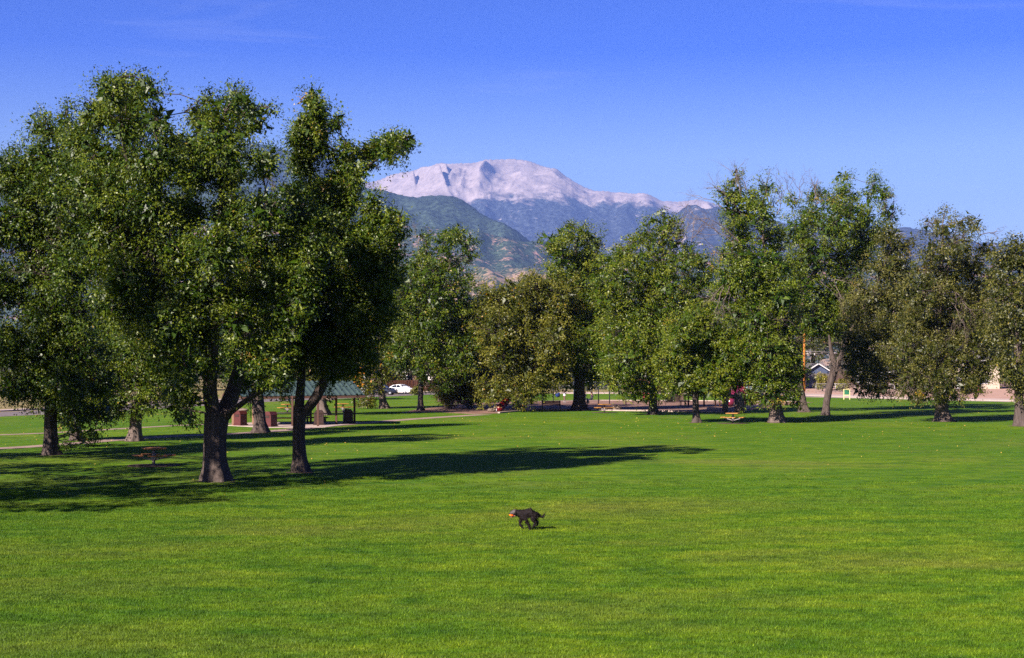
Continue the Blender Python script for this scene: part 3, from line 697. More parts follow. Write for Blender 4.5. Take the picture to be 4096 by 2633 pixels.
# ---- the tall ash with a forked trunk at the edge of the sunny lawn
tree('ash_tree', 'huge dense ash tree with a thick forked dark trunk beside the picnic table', (868, 1925),
     [(868, 1925, 98), (860, 1850, 92), (856, 1770, 90), (860, 1700, 96), (868, 1650, 100)],
     [(440, 360, 75), (525, 365, 75), (600, 360, 58), (400, 450, 80), (520, 480, 105), (630, 480, 65), (340, 560, 80), (680, 560, 70), (480, 310, 40), (415, 310, 30), (590, 320, 30),
      (800, 470, 50), (850, 420, 60), (935, 405, 66), (1010, 430, 55), (1075, 430, 38), (870, 520, 85), (975, 510, 60), (790, 570, 75), (940, 360, 30), (1035, 490, 45), (900, 600, 80),
      (620, 650, 105), (760, 680, 95), (900, 690, 90), (1050, 650, 70), (480, 650, 110), (440, 790, 115), (600, 810, 115), (750, 840, 100), (920, 850, 90), (1060, 830, 85), (1190, 770, 70), (1230, 860, 75),
      (420, 940, 110), (560, 970, 125), (720, 1000, 115), (880, 1000, 105), (1030, 970, 95), (1160, 980, 90), (500, 1110, 110), (640, 1150, 115), (790, 1170, 115), (950, 1150, 100), (1090, 1130, 100),
      (570, 1270, 100), (680, 1300, 105), (810, 1330, 95), (940, 1290, 80), (1060, 1280, 75), (650, 1420, 85), (740, 1470, 80), (830, 1450, 60), (740, 1570, 68), (715, 1640, 52), (770, 1660, 38), (700, 1540, 60),
      (990, 1420, 70), (1060, 1490, 64), (1130, 1510, 46), (965, 1530, 36), (1150, 1570, 30), (1100, 1440, 60), (1010, 1540, 42), (1150, 880, 74, -2.2), (1230, 950, 70, -2.6), (1285, 880, 62, -2.0), (1240, 1050, 74, -2.6), (1180, 1100, 74, -2.4), (1305, 990, 52, -2.2), (1200, 1200, 66, -2.8), (1130, 1240, 74, -2.6), (1250, 1150, 56, -2.4), (1110, 1350, 60, -2.6), (1180, 1320, 46, -2.4), (380, 620, 80, -1.5), (330, 720, 80, -1.0), (350, 850, 90, -1.5), (400, 1050, 95, -1.6), (450, 1200, 90, -1.6)],
     'leaf_ash', 0.129, 161000, 11, clump=0.46, yellow=0.002, depth=1.0,
     stems=[[(862, 1670, 66), (836, 1580, 58, -0.3), (842, 1450, 48, -0.5), (868, 1250, 40, -0.4), (885, 1050, 32, 0), (880, 850, 24, 0.3), (900, 650, 16, 0.3), (925, 480, 8, 0.2)],
            [(884, 1665, 74), (925, 1590, 64, 0.5), (958, 1480, 52, 0.9), (985, 1330, 42, 1.2), (1010, 1150, 32, 1.3), (1020, 950, 22, 1.0), (1040, 750, 12, 0.8)],
            [(895, 1668, 44), (960, 1615, 40, -0.6), (1040, 1566, 34, -1.0), (1110, 1520, 20, -1.3)],
            [(840, 1530, 40, -0.4), (740, 1360, 34, -0.6), (640, 1120, 28, -0.2), (560, 860, 22, 0), (500, 620, 15, 0), (470, 420, 7, 0)]],
     dead=[(1010, 930, 0.8, 0.3, 150, 3), (560, 860, 0.1, -0.9, 150, 4), (880, 1130, 0.7, 0.35, 120, 2), (980, 1340, 0.5, 0.4, 90, 2), (1080, 900, 0.2, 0.9, 150, 3), (640, 1000, -0.2, -0.9, 110, 3), (1000, 1585, 0.1, -1, 90, 5)])
tree('ash_tree', 'ash tree with a slender bent trunk and a long limb leaning over the shelter', (1203, 1890),
     [(1203, 1890, 52), (1197, 1810, 46), (1194, 1730, 44), (1198, 1670, 50), (1202, 1625, 54)],
     [(1245, 392, 34), (1262, 375, 24), (1265, 440, 48), (1230, 500, 52), (1190, 550, 42), (1285, 520, 40), (1335, 485, 30), (1350, 470, 20), (1240, 590, 60), (1295, 580, 36), (1205, 660, 52),
      (1372, 605, 28), (1382, 565, 24), (1500, 565, 30), (1565, 545, 28), (1635, 545, 24), (1565, 620, 26), (1485, 650, 28), (1340, 600, 26), (1535, 610, 30), (1340, 640, 26), (1415, 610, 26), (1390, 660, 40), (1450, 620, 36), (1490, 600, 36), (1540, 580, 40), (1590, 568, 40), (1625, 562, 30), (1605, 590, 26), (1430, 690, 44), (1360, 715, 52), (1395, 785, 50), (1345, 850, 55),
      (1290, 760, 66), (1330, 940, 66), (1280, 1030, 85), (1350, 1120, 80),
      (1495, 790, 34, -3.0), (1500, 850, 50, -2.2), (1565, 880, 46, -3.0), (1612, 865, 30, -3.6), (1450, 930, 62, -2.2), (1545, 945, 50, -2.2), (1605, 925, 32, -2.2), (1415, 1010, 62, -3.0), (1510, 1030, 60, -2.2),
      (1430, 1120, 80, -2.2), (1535, 1120, 62, -3.0), (1250, 1180, 85), (1330, 1290, 80), (1440, 1230, 80, -2.2), (1240, 1330, 75), (1350, 1390, 60), (1450, 1330, 66, -2.2), (1160, 1180, 70), (1150, 1310, 70), (1280, 900, 70), (1500, 1290, 55, -2.2), (1180, 1430, 50), (1300, 1450, 50), (1400, 1460, 46), (1470, 1410, 50, -2.2), (1340, 1500, 30), (1560, 1010, 50, -2.6), (1580, 1110, 46, -2.4), (1520, 1200, 50, -2.8), (1570, 1250, 34, -2.2), (1540, 1350, 30, -2.4), (1490, 1480, 26, -2.0)],
     'leaf_ash', 0.129, 133000, 23, clump=0.44, yellow=0.016, tint_mid=0.50, hang=0.10,
     stems=[[(1194, 1640, 40), (1204, 1540, 35, 0.2), (1214, 1380, 31, 0.4), (1220, 1200, 28, 0.3), (1235, 1020, 24, 0), (1245, 820, 18, 0), (1238, 620, 11, 0), (1258, 430, 5, 0)],
            [(1212, 1655, 46), (1262, 1598, 44, -0.2), (1288, 1540, 40, -0.3), (1335, 1455, 36, -0.4), (1392, 1378, 31, -0.5), (1430, 1260, 24, -0.4), (1450, 1100, 16, -0.2)],
            [(1240, 960, 22, 0), (1310, 860, 20, -0.3), (1390, 750, 18, -0.5), (1480, 655, 14, -0.6), (1580, 590, 8, -0.6)]],
     dead=[(1520, 980, 0.7, -0.2, 110, 3), (1150, 870, 0.3, 0.8, 130, 3), (1120, 1000, 0.8, 0.2, 120, 3), (1230, 1080, -0.6, 0.2, 90, 2)])
tree('ash_tree', 'broad ash tree at the picture edge with a stout sunlit trunk and drooping twigs', (205, 1820),
     [(207, 1820, 55), (204, 1760, 50), (202, 1680, 47), (206, 1560, 46), (215, 1350, 40), (228, 1050, 30), (245, 750, 18), (262, 520, 8)],
     [(150, 490, 46), (170, 455, 28), (210, 520, 58), (270, 420, 22), (262, 465, 36), (295, 530, 62), (345, 480, 26), (180, 620, 92), (300, 650, 95), (120, 750, 105), (260, 790, 105), (370, 740, 80), (150, 910, 105), (290, 950, 105), (140, 1070, 105), (280, 1100, 105),
      (160, 1230, 105), (300, 1260, 100), (190, 1390, 105), (320, 1410, 95), (40, 680, 110), (20, 900, 120), (10, 1150, 120), (30, 1380, 110), (160, 1520, 85), (270, 1540, 85), (320, 1640, 62), (380, 1720, 36), (300, 1700, 40), (345, 1760, 30), (220, 1590, 62), (60, 1540, 80), (405, 1640, 50), (270, 1775, 22), (400, 1530, 70)],
     'leaf_ash', 0.150, 105000, 31, clump=0.52, yellow=0.002, tint_mid=0.42, dead=[(190, 1120, -0.3, 0.8, 130, 4), (290, 1200, 0.3, -0.6, 110, 3)])
tree('ash_tree', 'low-branched ash tree just behind the picnic table with twisted bark', (535, 1765),
     [(537, 1765, 46), (542, 1710, 42), (548, 1640, 38), (550, 1520, 34), (540, 1300, 24)],
     [(480, 1200, 95), (590, 1240, 90), (430, 1350, 90), (540, 1380, 95), (640, 1380, 76), (440, 1490, 80), (560, 1510, 80), (640, 1500, 56), (470, 1590, 56), (560, 1600, 46), (530, 1640, 34), (610, 1560, 40), (380, 1440, 60), (520, 1100, 80), (620, 1610, 36), (660, 1570, 46), (450, 1640, 44), (400, 1590, 54)],
     'leaf_ash', 0.160, 42900, 37, clump=0.6, yellow=0.01, barkm='bark_pale')
tree('ash_tree', 'shaded tree with spreading roots standing behind the stout ash', (305, 1762),
     [(308, 1762, 40), (305, 1720, 32), (300, 1620, 30), (290, 1450, 22)],
     [(240, 1330, 80), (330, 1380, 80), (270, 1460, 80), (350, 1520, 66), (230, 1560, 66), (300, 1600, 50), (330, 1640, 54), (250, 1640, 54), (400, 1570, 56)],
     'leaf_ash', 0.176, 23100, 41, clump=0.7, tint_mid=0.35)
tree('elm_tree', 'tree with flared dark trunk in front of the shelter between the two ashes', (1042, 1731),
     [(1044, 1731, 50), (1040, 1690, 42), (1034, 1640, 42), (1030, 1570, 42), (1025, 1420, 34), (1020, 1250, 22)],
     [(950, 1230, 85), (1060, 1180, 90), (1110, 1290, 80), (1000, 1330, 85), (1130, 1400, 64), (920, 1400, 60), (1040, 1430, 60), (1000, 1100, 80), (1100, 1080, 70), (1060, 1510, 40), (940, 1490, 56), (1080, 1520, 46), (1150, 1460, 56), (980, 1530, 40)],
     'leaf_ash', 0.192, 28050, 43, clump=0.75, tint_mid=0.35)
tree('elm_tree', 'pale-barked tree seen through the open shelter behind the wooden table', (1293, 1661),
     [(1296, 1661, 44), (1288, 1630, 40), (1283, 1590, 38), (1284, 1450, 30), (1290, 1300, 18)],
     [(1280, 1230, 75), (1360, 1310, 66), (1210, 1350, 66), (1300, 1390, 75), (1390, 1420, 56), (1230, 1450, 56), (1320, 1470, 50), (1400, 1490, 36), (1200, 1500, 44), (1330, 1520, 36), (1400, 1520, 36), (1250, 1525, 36), (1160, 1510, 40)],
     'leaf_olive', 0.240, 18150, 47, clump=0.9, barkm='bark_pale', yellow=0.03, tint_mid=0.35)
tree('elm_tree', 'distant pale trunk with a wide base by the kerb behind the shelter', (1318, 1601),
     [(1318, 1601, 34), (1314, 1575, 26), (1312, 1500, 22), (1310, 1420, 14)],
     [(1300, 1380, 50), (1350, 1420, 50), (1260, 1430, 45), (1320, 1480, 45)],
     'leaf_far', 0.320, 8250, 53, clump=1.0, barkm='bark_pale', tint_mid=0.3)
tree('locust_tree', 'olive tree with orange tinged leaves and pale leaning trunk before the dark car', (1533, 1635),
     [(1537, 1635, 32), (1530, 1600, 25), (1523, 1560, 21), (1520, 1430, 18), (1515, 1250, 12)],
     [(1480, 1270, 70), (1560, 1240, 70), (1420, 1360, 62), (1510, 1370, 70), (1590, 1370, 56), (1440, 1450, 52), (1520, 1460, 52), (1470, 1520, 42), (1600, 1450, 36), (1515, 1540, 24), (1520, 1160, 70), (1455, 1570, 24), (1470, 1615, 24), (1440, 1640, 20), (1485, 1650, 18), (1420, 1530, 30), (1540, 1490, 30), (1400, 1450, 40), (1600, 1330, 44), (1560, 1080, 60), (1600, 1170, 60), (1480, 1090, 56), (1610, 1250, 54)],
     'leaf_olive', 0.240, 26400, 59, clump=0.7, barkm='bark_pale', yellow=0.035, hang=0.2, tint_mid=0.42)
tree('ash_tree', 'tall green tree right of the white car with a straight slim trunk', (1683, 1643),
     [(1684, 1643, 26), (1682, 1600, 21), (1684, 1540, 20), (1690, 1350, 18), (1700, 1120, 12), (1705, 960, 5)],
     [(1683, 950, 32), (1690, 1020, 42), (1655, 1060, 42), (1770, 970, 38), (1825, 940, 44), (1865, 965, 36), (1880, 1020, 28), (1800, 1030, 50), (1730, 1090, 60), (1840, 1100, 46), (1640, 1150, 72), (1750, 1180, 76), (1840, 1200, 60), (1610, 1260, 80), (1720, 1290, 85), (1830, 1310, 72), (1890, 1270, 46), (1640, 1390, 80), (1750, 1400, 70), (1590, 1450, 40), (1690, 1470, 46), (1850, 1400, 56), (1780, 1470, 36), (1730, 1520, 30), (1800, 1530, 32), (1570, 1420, 46), (1870, 1470, 42), (1900, 1350, 46)],
     'leaf_bright', 0.216, 56100, 61, clump=0.72, yellow=0.008, tint_mid=0.40, dead=[(1690, 1000, -0.1, 1, 90, 2), (1800, 1080, 0.1, 1, 120, 2)])
tree('locust_tree', 'low spreading yellow-green tree with branches near the ground beside the playground', (1788, 1633),
     [(1788, 1633, 16), (1780, 1600, 14), (1786, 1550, 13), (1810, 1480, 9), (1840, 1420, 5)],
     [(1780, 1500, 40), (1840, 1450, 50), (1905, 1415, 44), (1870, 1520, 52), (1810, 1560, 42), (1950, 1490, 52), (1920, 1555, 42), (1870, 1595, 28), (1965, 1400, 42), (1975, 1555, 30), (1790, 1590, 24), (1760, 1560, 24)],
     'leaf_olive', 0.224, 21450, 67, clump=0.6, yellow=0.03, tint_mid=0.66, hang=0.15,
     stems=[[(1760, 1604, 20), (1758, 1570, 15), (1768, 1520, 9)]])
tree('locust_tree', 'wide olive-green tree with orange flecks hanging over the red slide', (2085, 1646),
     [(2085, 1646, 26), (2082, 1580, 22), (2080, 1480, 20), (2085, 1300, 14), (2100, 1200, 7)],
     [(1980, 1230, 62), (2060, 1180, 70), (2140, 1150, 60), (1960, 1180, 42), (2200, 1150, 46), (2260, 1170, 56), (1995, 1320, 76), (2100, 1270, 82), (2200, 1240, 74), (2020, 1420, 76), (2120, 1390, 84), (2215, 1350, 70), (2050, 1500, 64), (2140, 1480, 66), (2215, 1440, 52), (2100, 1555, 40), (2010, 1540, 36), (2170, 1530, 36), (1930, 1260, 40), (1940, 1340, 50), (2065, 1580, 22), (2120, 1600, 18), (1990, 1560, 45), (1940, 1530, 45), (2070, 1590, 32), (2130, 1540, 48), (2190, 1500, 50), (2230, 1470, 50)],
     'leaf_olive', 0.216, 62700, 71, clump=0.68, yellow=0.010, tint_mid=0.58, hang=0.12)
tree('ash_tree', 'green tree with a massive black trunk in the middle of the playground', (2318, 1642),
     [(2318, 1642, 50), (2316, 1610, 42), (2316, 1560, 40), (2318, 1500, 42), (2322, 1440, 36), (2325, 1300, 24), (2310, 1120, 14), (2300, 960, 6)],
     [(2195, 960, 28), (2225, 985, 34), (2270, 935, 40), (2285, 900, 20), (2335, 945, 42), (2382, 965, 28), (2250, 1020, 44), (2330, 1040, 54), (2385, 1030, 36), (2225, 1090, 40), (2300, 1110, 52), (2370, 1090, 42), (2240, 1180, 56), (2320, 1200, 64), (2390, 1190, 56), (2300, 1300, 66), (2385, 1290, 62), (2340, 1390, 60), (2300, 1430, 44), (2395, 1400, 46), (2290, 1480, 28), (2440, 1340, 46), (2260, 1270, 50), (2240, 1390, 50), (2235, 1480, 40), (2270, 1530, 28), (2370, 1490, 34), (2405, 1470, 42), (2440, 1430, 48), (2360, 1530, 20)],
     'leaf_bright', 0.216, 56100, 73, clump=0.68, yellow=0.006, tint_mid=0.5,
     stems=[[(2325, 1470, 26), (2370, 1430, 22, -0.5), (2430, 1370, 14, -1), (2460, 1280, 7, -1)]],
     dead=[(2380, 1420, 1, 0.15, 120, 2)])
tree('ash_tree', 'tall bright green tree beside the red play panel with a short dark trunk', (2612, 1659),
     [(2612, 1659, 36), (2611, 1630, 30), (2613, 1580, 28), (2620, 1480, 26), (2635, 1250, 20), (2650, 1050, 12), (2655, 880, 5)],
     [(2650, 845, 24), (2600, 870, 20), (2698, 885, 22), (2655, 905, 42), (2570, 950, 28), (2610, 970, 42), (2695, 945, 38), (2500, 1010, 30), (2460, 1040, 28), (2555, 1040, 50), (2655, 1050, 56), (2740, 1040, 44), (2490, 1100, 52), (2580, 1130, 62), (2680, 1140, 62), (2775, 1120, 52), (2830, 1110, 34), (2450, 1190, 62), (2545, 1230, 74), (2645, 1240, 74), (2745, 1240, 70), (2825, 1220, 50), (2470, 1310, 74), (2570, 1340, 82), (2680, 1340, 74), (2520, 1430, 72), (2620, 1430, 62), (2480, 1480, 40), (2560, 1510, 46), (2630, 1520, 38), (2605, 1565, 24), (2545, 1545, 24), (2780, 1330, 50), (2450, 1430, 50), (2445, 1510, 38), (2490, 1545, 34), (2530, 1575, 24), (2580, 1585, 28), (2640, 1565, 32), (2680, 1480, 46), (2690, 1420, 46), (2490, 1000, 36), (2530, 965, 34), (2430, 1060, 40), (2800, 1040, 38), (2850, 1080, 34), (2410, 1130, 42), (2590, 920, 28), (2755, 1000, 32)],
     'leaf_bright', 0.208, 75900, 79, clump=0.66, yellow=0.006, tint_mid=0.52, dead=[(2730, 960, 0.2, 0.9, 150, 3), (2770, 960, 0.7, 0.6, 110, 2), (2720, 1090, 0.3, 0.4, 80, 2)])
tree('ash_tree', 'small round bright green tree with a slim trunk left of the front picnic table', (2783, 1691),
     [(2785, 1691, 30), (2784, 1650, 25), (2782, 1600, 25), (2780, 1565, 28), (2770, 1500, 20), (2760, 1400, 9)],
     [(2780, 1270, 50), (2730, 1330, 52), (2830, 1330, 60), (2700, 1410, 50), (2780, 1410, 60), (2870, 1420, 54), (2920, 1480, 42), (2740, 1490, 50), (2820, 1500, 54), (2890, 1520, 36), (2690, 1490, 34), (2945, 1450, 32), (2915, 1390, 44), (2760, 1540, 24), (2840, 1545, 26), (2660, 1440, 30), (2650, 1490, 32), (2700, 1540, 32), (2810, 1560, 28), (2880, 1550, 32), (2945, 1520, 32), (2965, 1470, 32)],
     'leaf_bright', 0.184, 41250, 83, clump=0.55, yellow=0.004, tint_mid=0.56)
tree('elm_tree', 'old elm with a hollow flared sunlit trunk and bare twigs at its top', (3107, 1690),
     [(3112, 1690, 58), (3104, 1650, 50), (3098, 1600, 44), (3094, 1540, 42), (3088, 1420, 34), (3065, 1220, 26), (3058, 1020, 16), (3050, 860, 7)],
     [(2935, 712, 24), (2930, 780, 48), (3015, 800, 40), (3068, 745, 34), (2960, 850, 60), (3050, 860, 50), (2955, 945, 50), (3080, 950, 54), (2920, 1020, 42), (3010, 1050, 70), (3100, 1060, 64), (2930, 1120, 60), (3030, 1160, 74), (3130, 1180, 62), (2930, 1240, 52), (3020, 1280, 74), (3120, 1300, 72), (2960, 1360, 52), (3060, 1390, 62), (3150, 1410, 44), (3080, 1480, 52), (3150, 1510, 44), (3040, 1510, 42), (3170, 1560, 30), (3085, 1560, 42), (3010, 1555, 26), (3130, 1580, 28), (2890, 1170, 36), (3010, 1585, 32), (3060, 1595, 26), (3185, 1595, 24), (2990, 1480, 42), (3185, 1480, 38), (2970, 1420, 46), (3125, 1432, 46, 9.0), (3158, 1388, 46, 8.0), (3115, 1470, 36, 8.5)],  # last three boughs added behind the crown to shade the neighbouring curved trunk
     'leaf_ash', 0.184, 66000, 89, clump=0.56, yellow=0.008, tint_mid=0.62, barkm='bark_pale',
     dead=[(2920, 830, -0.7, 0.75, 150, 4), (2960, 760, 0.1, 1, 120, 4), (2960, 1000, -0.9, 0.4, 230, 4), (3090, 830, 0.3, 0.9, 150, 4), (2900, 1150, -0.3, -0.9, 150, 4), (3050, 1280, 0.3, -0.5, 150, 3), (2990, 1350, 0.2, -0.6, 120, 3)])
tree('elm_tree', 'tall dark elm behind the orange utility pole with bare twigs over its crown', (3219, 1649),
     [(3219, 1649, 36), (3212, 1610, 28), (3202, 1550, 28), (3188, 1480, 28), (3200, 1300, 24), (3260, 1080, 16), (3330, 880, 8)],
     [(3170, 800, 30), (3265, 775, 30), (3290, 760, 24), (3365, 705, 28), (3382, 750, 30), (3395, 790, 34), (3330, 800, 42), (3250, 850, 52), (3395, 830, 42), (3500, 735, 34), (3530, 770, 34), (3470, 780, 26), (3545, 840, 34), (3560, 880, 26), (3455, 860, 50), (3340, 890, 70), (3200, 920, 62), (3440, 950, 70), (3525, 930, 42), (3250, 1010, 74), (3360, 1040, 74), (3460, 1040, 54), (3220, 1140, 74), (3330, 1170, 74), (3410, 1160, 54), (3240, 1280, 74), (3340, 1290, 62), (3170, 1050, 50), (3150, 1380, 40), (3150, 1330, 46), (3380, 1240, 46), (3130, 1240, 46)],
     'leaf_ash', 0.192, 66000, 97, clump=0.62, yellow=0.008, tint_mid=0.55,
     dead=[(3180, 800, -0.2, 1, 130, 4), (3230, 800, 0.4, 0.9, 130, 4), (3400, 870, 0.2, 0.7, 130, 3), (3300, 1120, 0.3, -0.5, 170, 4), (3560, 830, 0.6, 0.6, 80, 3), (3420, 1120, 0.2, -0.7, 150, 4)])
tree('elm_tree', 'olive elm on a bare black trunk curving right in front of the grey garage', (3303, 1661),
     [(3302, 1661, 30), (3306, 1610, 26), (3318, 1550, 26), (3334, 1490, 28), (3346, 1450, 34)],
     [(3560, 940, 40), (3580, 990, 50), (3640, 960, 28), (3540, 1070, 62), (3620, 1080, 52), (3430, 1250, 52), (3500, 1190, 74), (3590, 1190, 62), (3450, 1340, 62), (3540, 1310, 74), (3420, 1420, 50), (3500, 1440, 60), (3570, 1420, 52), (3440, 1500, 38), (3530, 1530, 34), (3400, 1340, 42), (3470, 1540, 28), (3590, 1330, 50), (3480, 1570, 16), (3560, 1575, 14), (3400, 1470, 34), (3440, 1555, 26), (3520, 1555, 28), (3590, 1500, 42), (3600, 1430, 46)],
     'leaf_elm', 0.184, 46200, 101, clump=0.6, yellow=0.012, tint_mid=0.58, hang=0.15, ybias=-3.0,
     stems=[[(3340, 1460, 24), (3322, 1400, 16), (3316, 1340, 8)], [(3350, 1460, 22), (3376, 1390, 18), (3420, 1290, 14), (3490, 1180, 10), (3560, 1000, 5)]],
     dead=[(3370, 1400, 0.0, -0.7, 110, 4), (3420, 1440, 0.3, -0.8, 120, 3)])
tree('elm_tree', 'big brownish-green elm with a leaning sunlit trunk near the picture edge', (3770, 1686),
     [(3774, 1686, 54), (3766, 1650, 44), (3760, 1600, 40), (3756, 1540, 40), (3750, 1400, 34), (3760, 1180, 24), (3772, 950, 8)],
     [(3735, 880, 22), (3780, 845, 16), (3770, 905, 40), (3840, 890, 28), (3885, 865, 16), (3900, 890, 32), (3700, 900, 18), (3820, 970, 60), (3735, 1000, 50), (3700, 1080, 52), (3790, 1080, 74), (3880, 1050, 62), (3945, 990, 40), (3680, 1170, 74), (3790, 1200, 84), (3900, 1180, 74), (3980, 1120, 56), (3660, 1290, 74), (3770, 1320, 84), (3880, 1310, 74), (3975, 1270, 74), (3640, 1400, 74), (3750, 1420, 82), (3860, 1420, 74), (3965, 1410, 62), (3640, 1500, 50), (3720, 1520, 54), (3810, 1530, 54), (3690, 1570, 34), (3800, 1570, 34), (3860, 1500, 42), (3650, 1570, 26), (3880, 1560, 20), (3740, 1590, 26), (3920, 1500, 40), (3620, 1555, 32), (3680, 1595, 24), (3840, 1585, 24), (3900, 1560, 28), (3940, 1480, 42)],
     'leaf_elm', 0.168, 75900, 103, clump=0.55, yellow=0.010, tint_mid=0.52, barkm='bark_pale', hang=0.15,
     dead=[(3800, 1180, 0.4, -0.5, 150, 4), (3660, 1480, 0.1, -0.9, 120, 3), (3850, 1240, 0.2, -0.6, 120, 3), (3900, 960, 0.5, 0.4, 100, 2), (3770, 900, 0.1, 1, 80, 2)])
tree('elm_tree', 'olive tree partly cut by the edge of the picture on the far side', (4080, 1705),
     [(4082, 1705, 44), (4078, 1640, 36), (4075, 1500, 32), (4070, 1250, 18)],
     [(4060, 1020, 70), (4140, 1080, 80), (4030, 1150, 70), (4110, 1220, 90), (4040, 1320, 74), (4130, 1380, 90), (4050, 1470, 70), (4130, 1540, 70), (4190, 1250, 80)],
     'leaf_elm', 0.200, 23100, 107, clump=0.7, tint_mid=0.5)
# two more park trees just outside the view, whose shade falls across the lawn
for i, (X, Y_, h) in enumerate(((-22.0, 45.1, 1.3), (-26.0, 39.5, 1.05), (-25.8, 55.5, 1.1), (-30.5, 66.0, 1.1))):
    px = 2048 + X / Y_ * FPX; py = HZ + CAMZ / Y_ * FPX; k = FPX / Y_ * h
    tree('ash_tree', ('ash tree just outside the picture shading the near lawn edge', 'ash tree outside the picture nearest to the camera', 'ash tree just outside the picture next to the stout edge ash', 'ash tree outside the picture beyond the stout edge ash')[i], (px, py),
         [(px, py, 0.8 * k), (px + 5, py - 2.5 * k, 0.7 * k), (px, py - 6 * k, 0.45 * k), (px, py - 10 * k, 0.2 * k)],
         [(px + x_ * k / h, py - z_ * k, r_ * k / h) for x_, z_, r_ in ((0, 12, 1.6), (-2.4, 10, 1.8), (2.2, 10.4, 1.7), (0.3, 9, 2), (-3.6, 7.4, 1.8), (3.6, 7.6, 1.8), (0, 6.6, 2), (-3, 5, 1.6), (3, 4.8, 1.6), (0.5, 4.4, 1.5), (4.4, 5.6, 1.2))],
         'leaf_ash', 0.26, 11000, 120 + i, clump=0.8)

# ---- trees beyond the streets
bgs = [(250, 1556, 1250, 'leaf_far', 'dark tree beyond the left street behind the broad edge ash'), (700, 1556, 1230, 'leaf_far', 'dark tree beyond the street behind the forked ash'),
       (1130, 1552, 1200, 'leaf_far', 'dark tree beyond the street above the shelter roof'), (1440, 1550, 1210, 'leaf_far', 'dark tree over the wooden fence by the parked cars'),
       (1640, 1549, 1230, 'leaf_far', 'shadowy tree over the wooden fence behind the white car'), (1850, 1547, 1180, 'leaf_far', 'distant tree whose top shows left of the mountain gap'),
       (1925, 1535, 1125, 'leaf_far', 'rounded far tree top below the tan foothill'), (2020, 1535, 1150, 'leaf_olive', 'brownish far tree top in the middle of the mountain gap'),
       (2180, 1547, 1230, 'leaf_far', 'dark tree behind the corner of the two streets'), (2350, 1549, 1250, 'leaf_far', 'dark tree behind the swing set and chain link fence'),
       (2530, 1549, 1220, 'leaf_far', 'tree over the blue house beside the short utility pole'), (2760, 1549, 1200, 'leaf_far', 'tree above the reddish wooden fence'),
       (2980, 1549, 1190, 'leaf_far', 'tree behind the twisting slide and parked van'), (3050, 1549, 1200, 'leaf_far', 'dark tree left of the grey garage'),
       (3370, 1545, 1180, 'leaf_far', 'dark tree right behind the grey garage roof'), (3620, 1550, 1200, 'leaf_far', 'shadowy tree behind the long chain link fence'),
       (3250, 1543, 1190, 'leaf_far', 'tall dark tree directly behind the grey garage'), (2270, 1543, 1240, 'leaf_far', 'dark tree beyond the corner behind the massive trunk'),
       (2640, 1545, 1220, 'leaf_far', 'shady tree behind the board fence and red play board'), (2880, 1545, 1190, 'leaf_far', 'dark tree between the board fence and pale house'),
       (3740, 1546, 1190, 'leaf_far', 'dark tree behind the big brownish elm'), (1010, 1554, 1220, 'leaf_far', 'dark tree behind the white house across the left street'),
       (1290, 1553, 1220, 'leaf_far', 'shadowy tree across the street right above the shelter ridge'), (1745, 1545, 1220, 'leaf_far', 'shadowy tree beside the white house'), (480, 1558, 1250, 'leaf_far', 'dark tree across the left street behind the low branched ash'),
       (3850, 1552, 1230, 'leaf_far', 'tree beside the cream house at the picture edge'), (4060, 1552, 1220, 'leaf_far', 'tree past the cream house cut by the picture edge')]
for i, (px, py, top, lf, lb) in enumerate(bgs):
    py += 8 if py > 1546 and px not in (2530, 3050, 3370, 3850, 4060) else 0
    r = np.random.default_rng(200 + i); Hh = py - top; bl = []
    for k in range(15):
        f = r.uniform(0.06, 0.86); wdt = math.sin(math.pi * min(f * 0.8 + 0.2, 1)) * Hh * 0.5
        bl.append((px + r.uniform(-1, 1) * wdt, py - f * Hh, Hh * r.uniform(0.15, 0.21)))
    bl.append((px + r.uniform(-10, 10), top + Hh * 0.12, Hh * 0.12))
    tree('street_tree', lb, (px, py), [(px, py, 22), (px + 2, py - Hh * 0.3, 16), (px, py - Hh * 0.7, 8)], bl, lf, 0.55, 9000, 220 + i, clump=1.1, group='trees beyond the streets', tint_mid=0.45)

# ---- shrubs
def shrub(label, px, py, wpx, hpx, leaf, seed, n=2600, size=0.22):
    r = np.random.default_rng(seed); Y = GY(py); bl = [(px + r.uniform(-.35, .35) * wpx, py - hpx * r.uniform(0.3, 0.75), min(wpx, hpx) * r.uniform(0.22, 0.34)) for k in range(7)]
    tree('shrub', label, (px, py), [(px, py, 4), (px, py - hpx * 0.35, 3), (px + 1, py - hpx * 0.6, 2)], bl, leaf, size, n, seed, clump=0.35, cat='shrub', group='shrubs by the fences', tint_mid=0.6)
shrub('yellow-green rounded bush before the grey garage', 3290, 1566, 62, 78, 'leaf_yellow', 301, 4200)
shrub('bright green bush behind the chain link fence right of the bent trunk', 3360, 1566, 46, 56, 'leaf_yellow', 302, 3000)
shrub('dry yellowish bush beside the sandy bank and fence end', 3862, 1577, 36, 34, 'leaf_yellow', 303)
shrub('flowering yellow bush next to the person in red', 3893, 1572, 36, 30, 'leaf_yellow', 304)
shrub('olive bush standing against the chain link fence behind the swings', 2215, 1562, 26, 32, 'leaf_olive', 305)
shrub('small green bush at the nose of the white car', 1665, 1580, 30, 34, 'leaf_olive', 306)
shrub('weedy bush at the wire fence below the road sign', 2345, 1563, 40, 24, 'leaf_elm', 307)
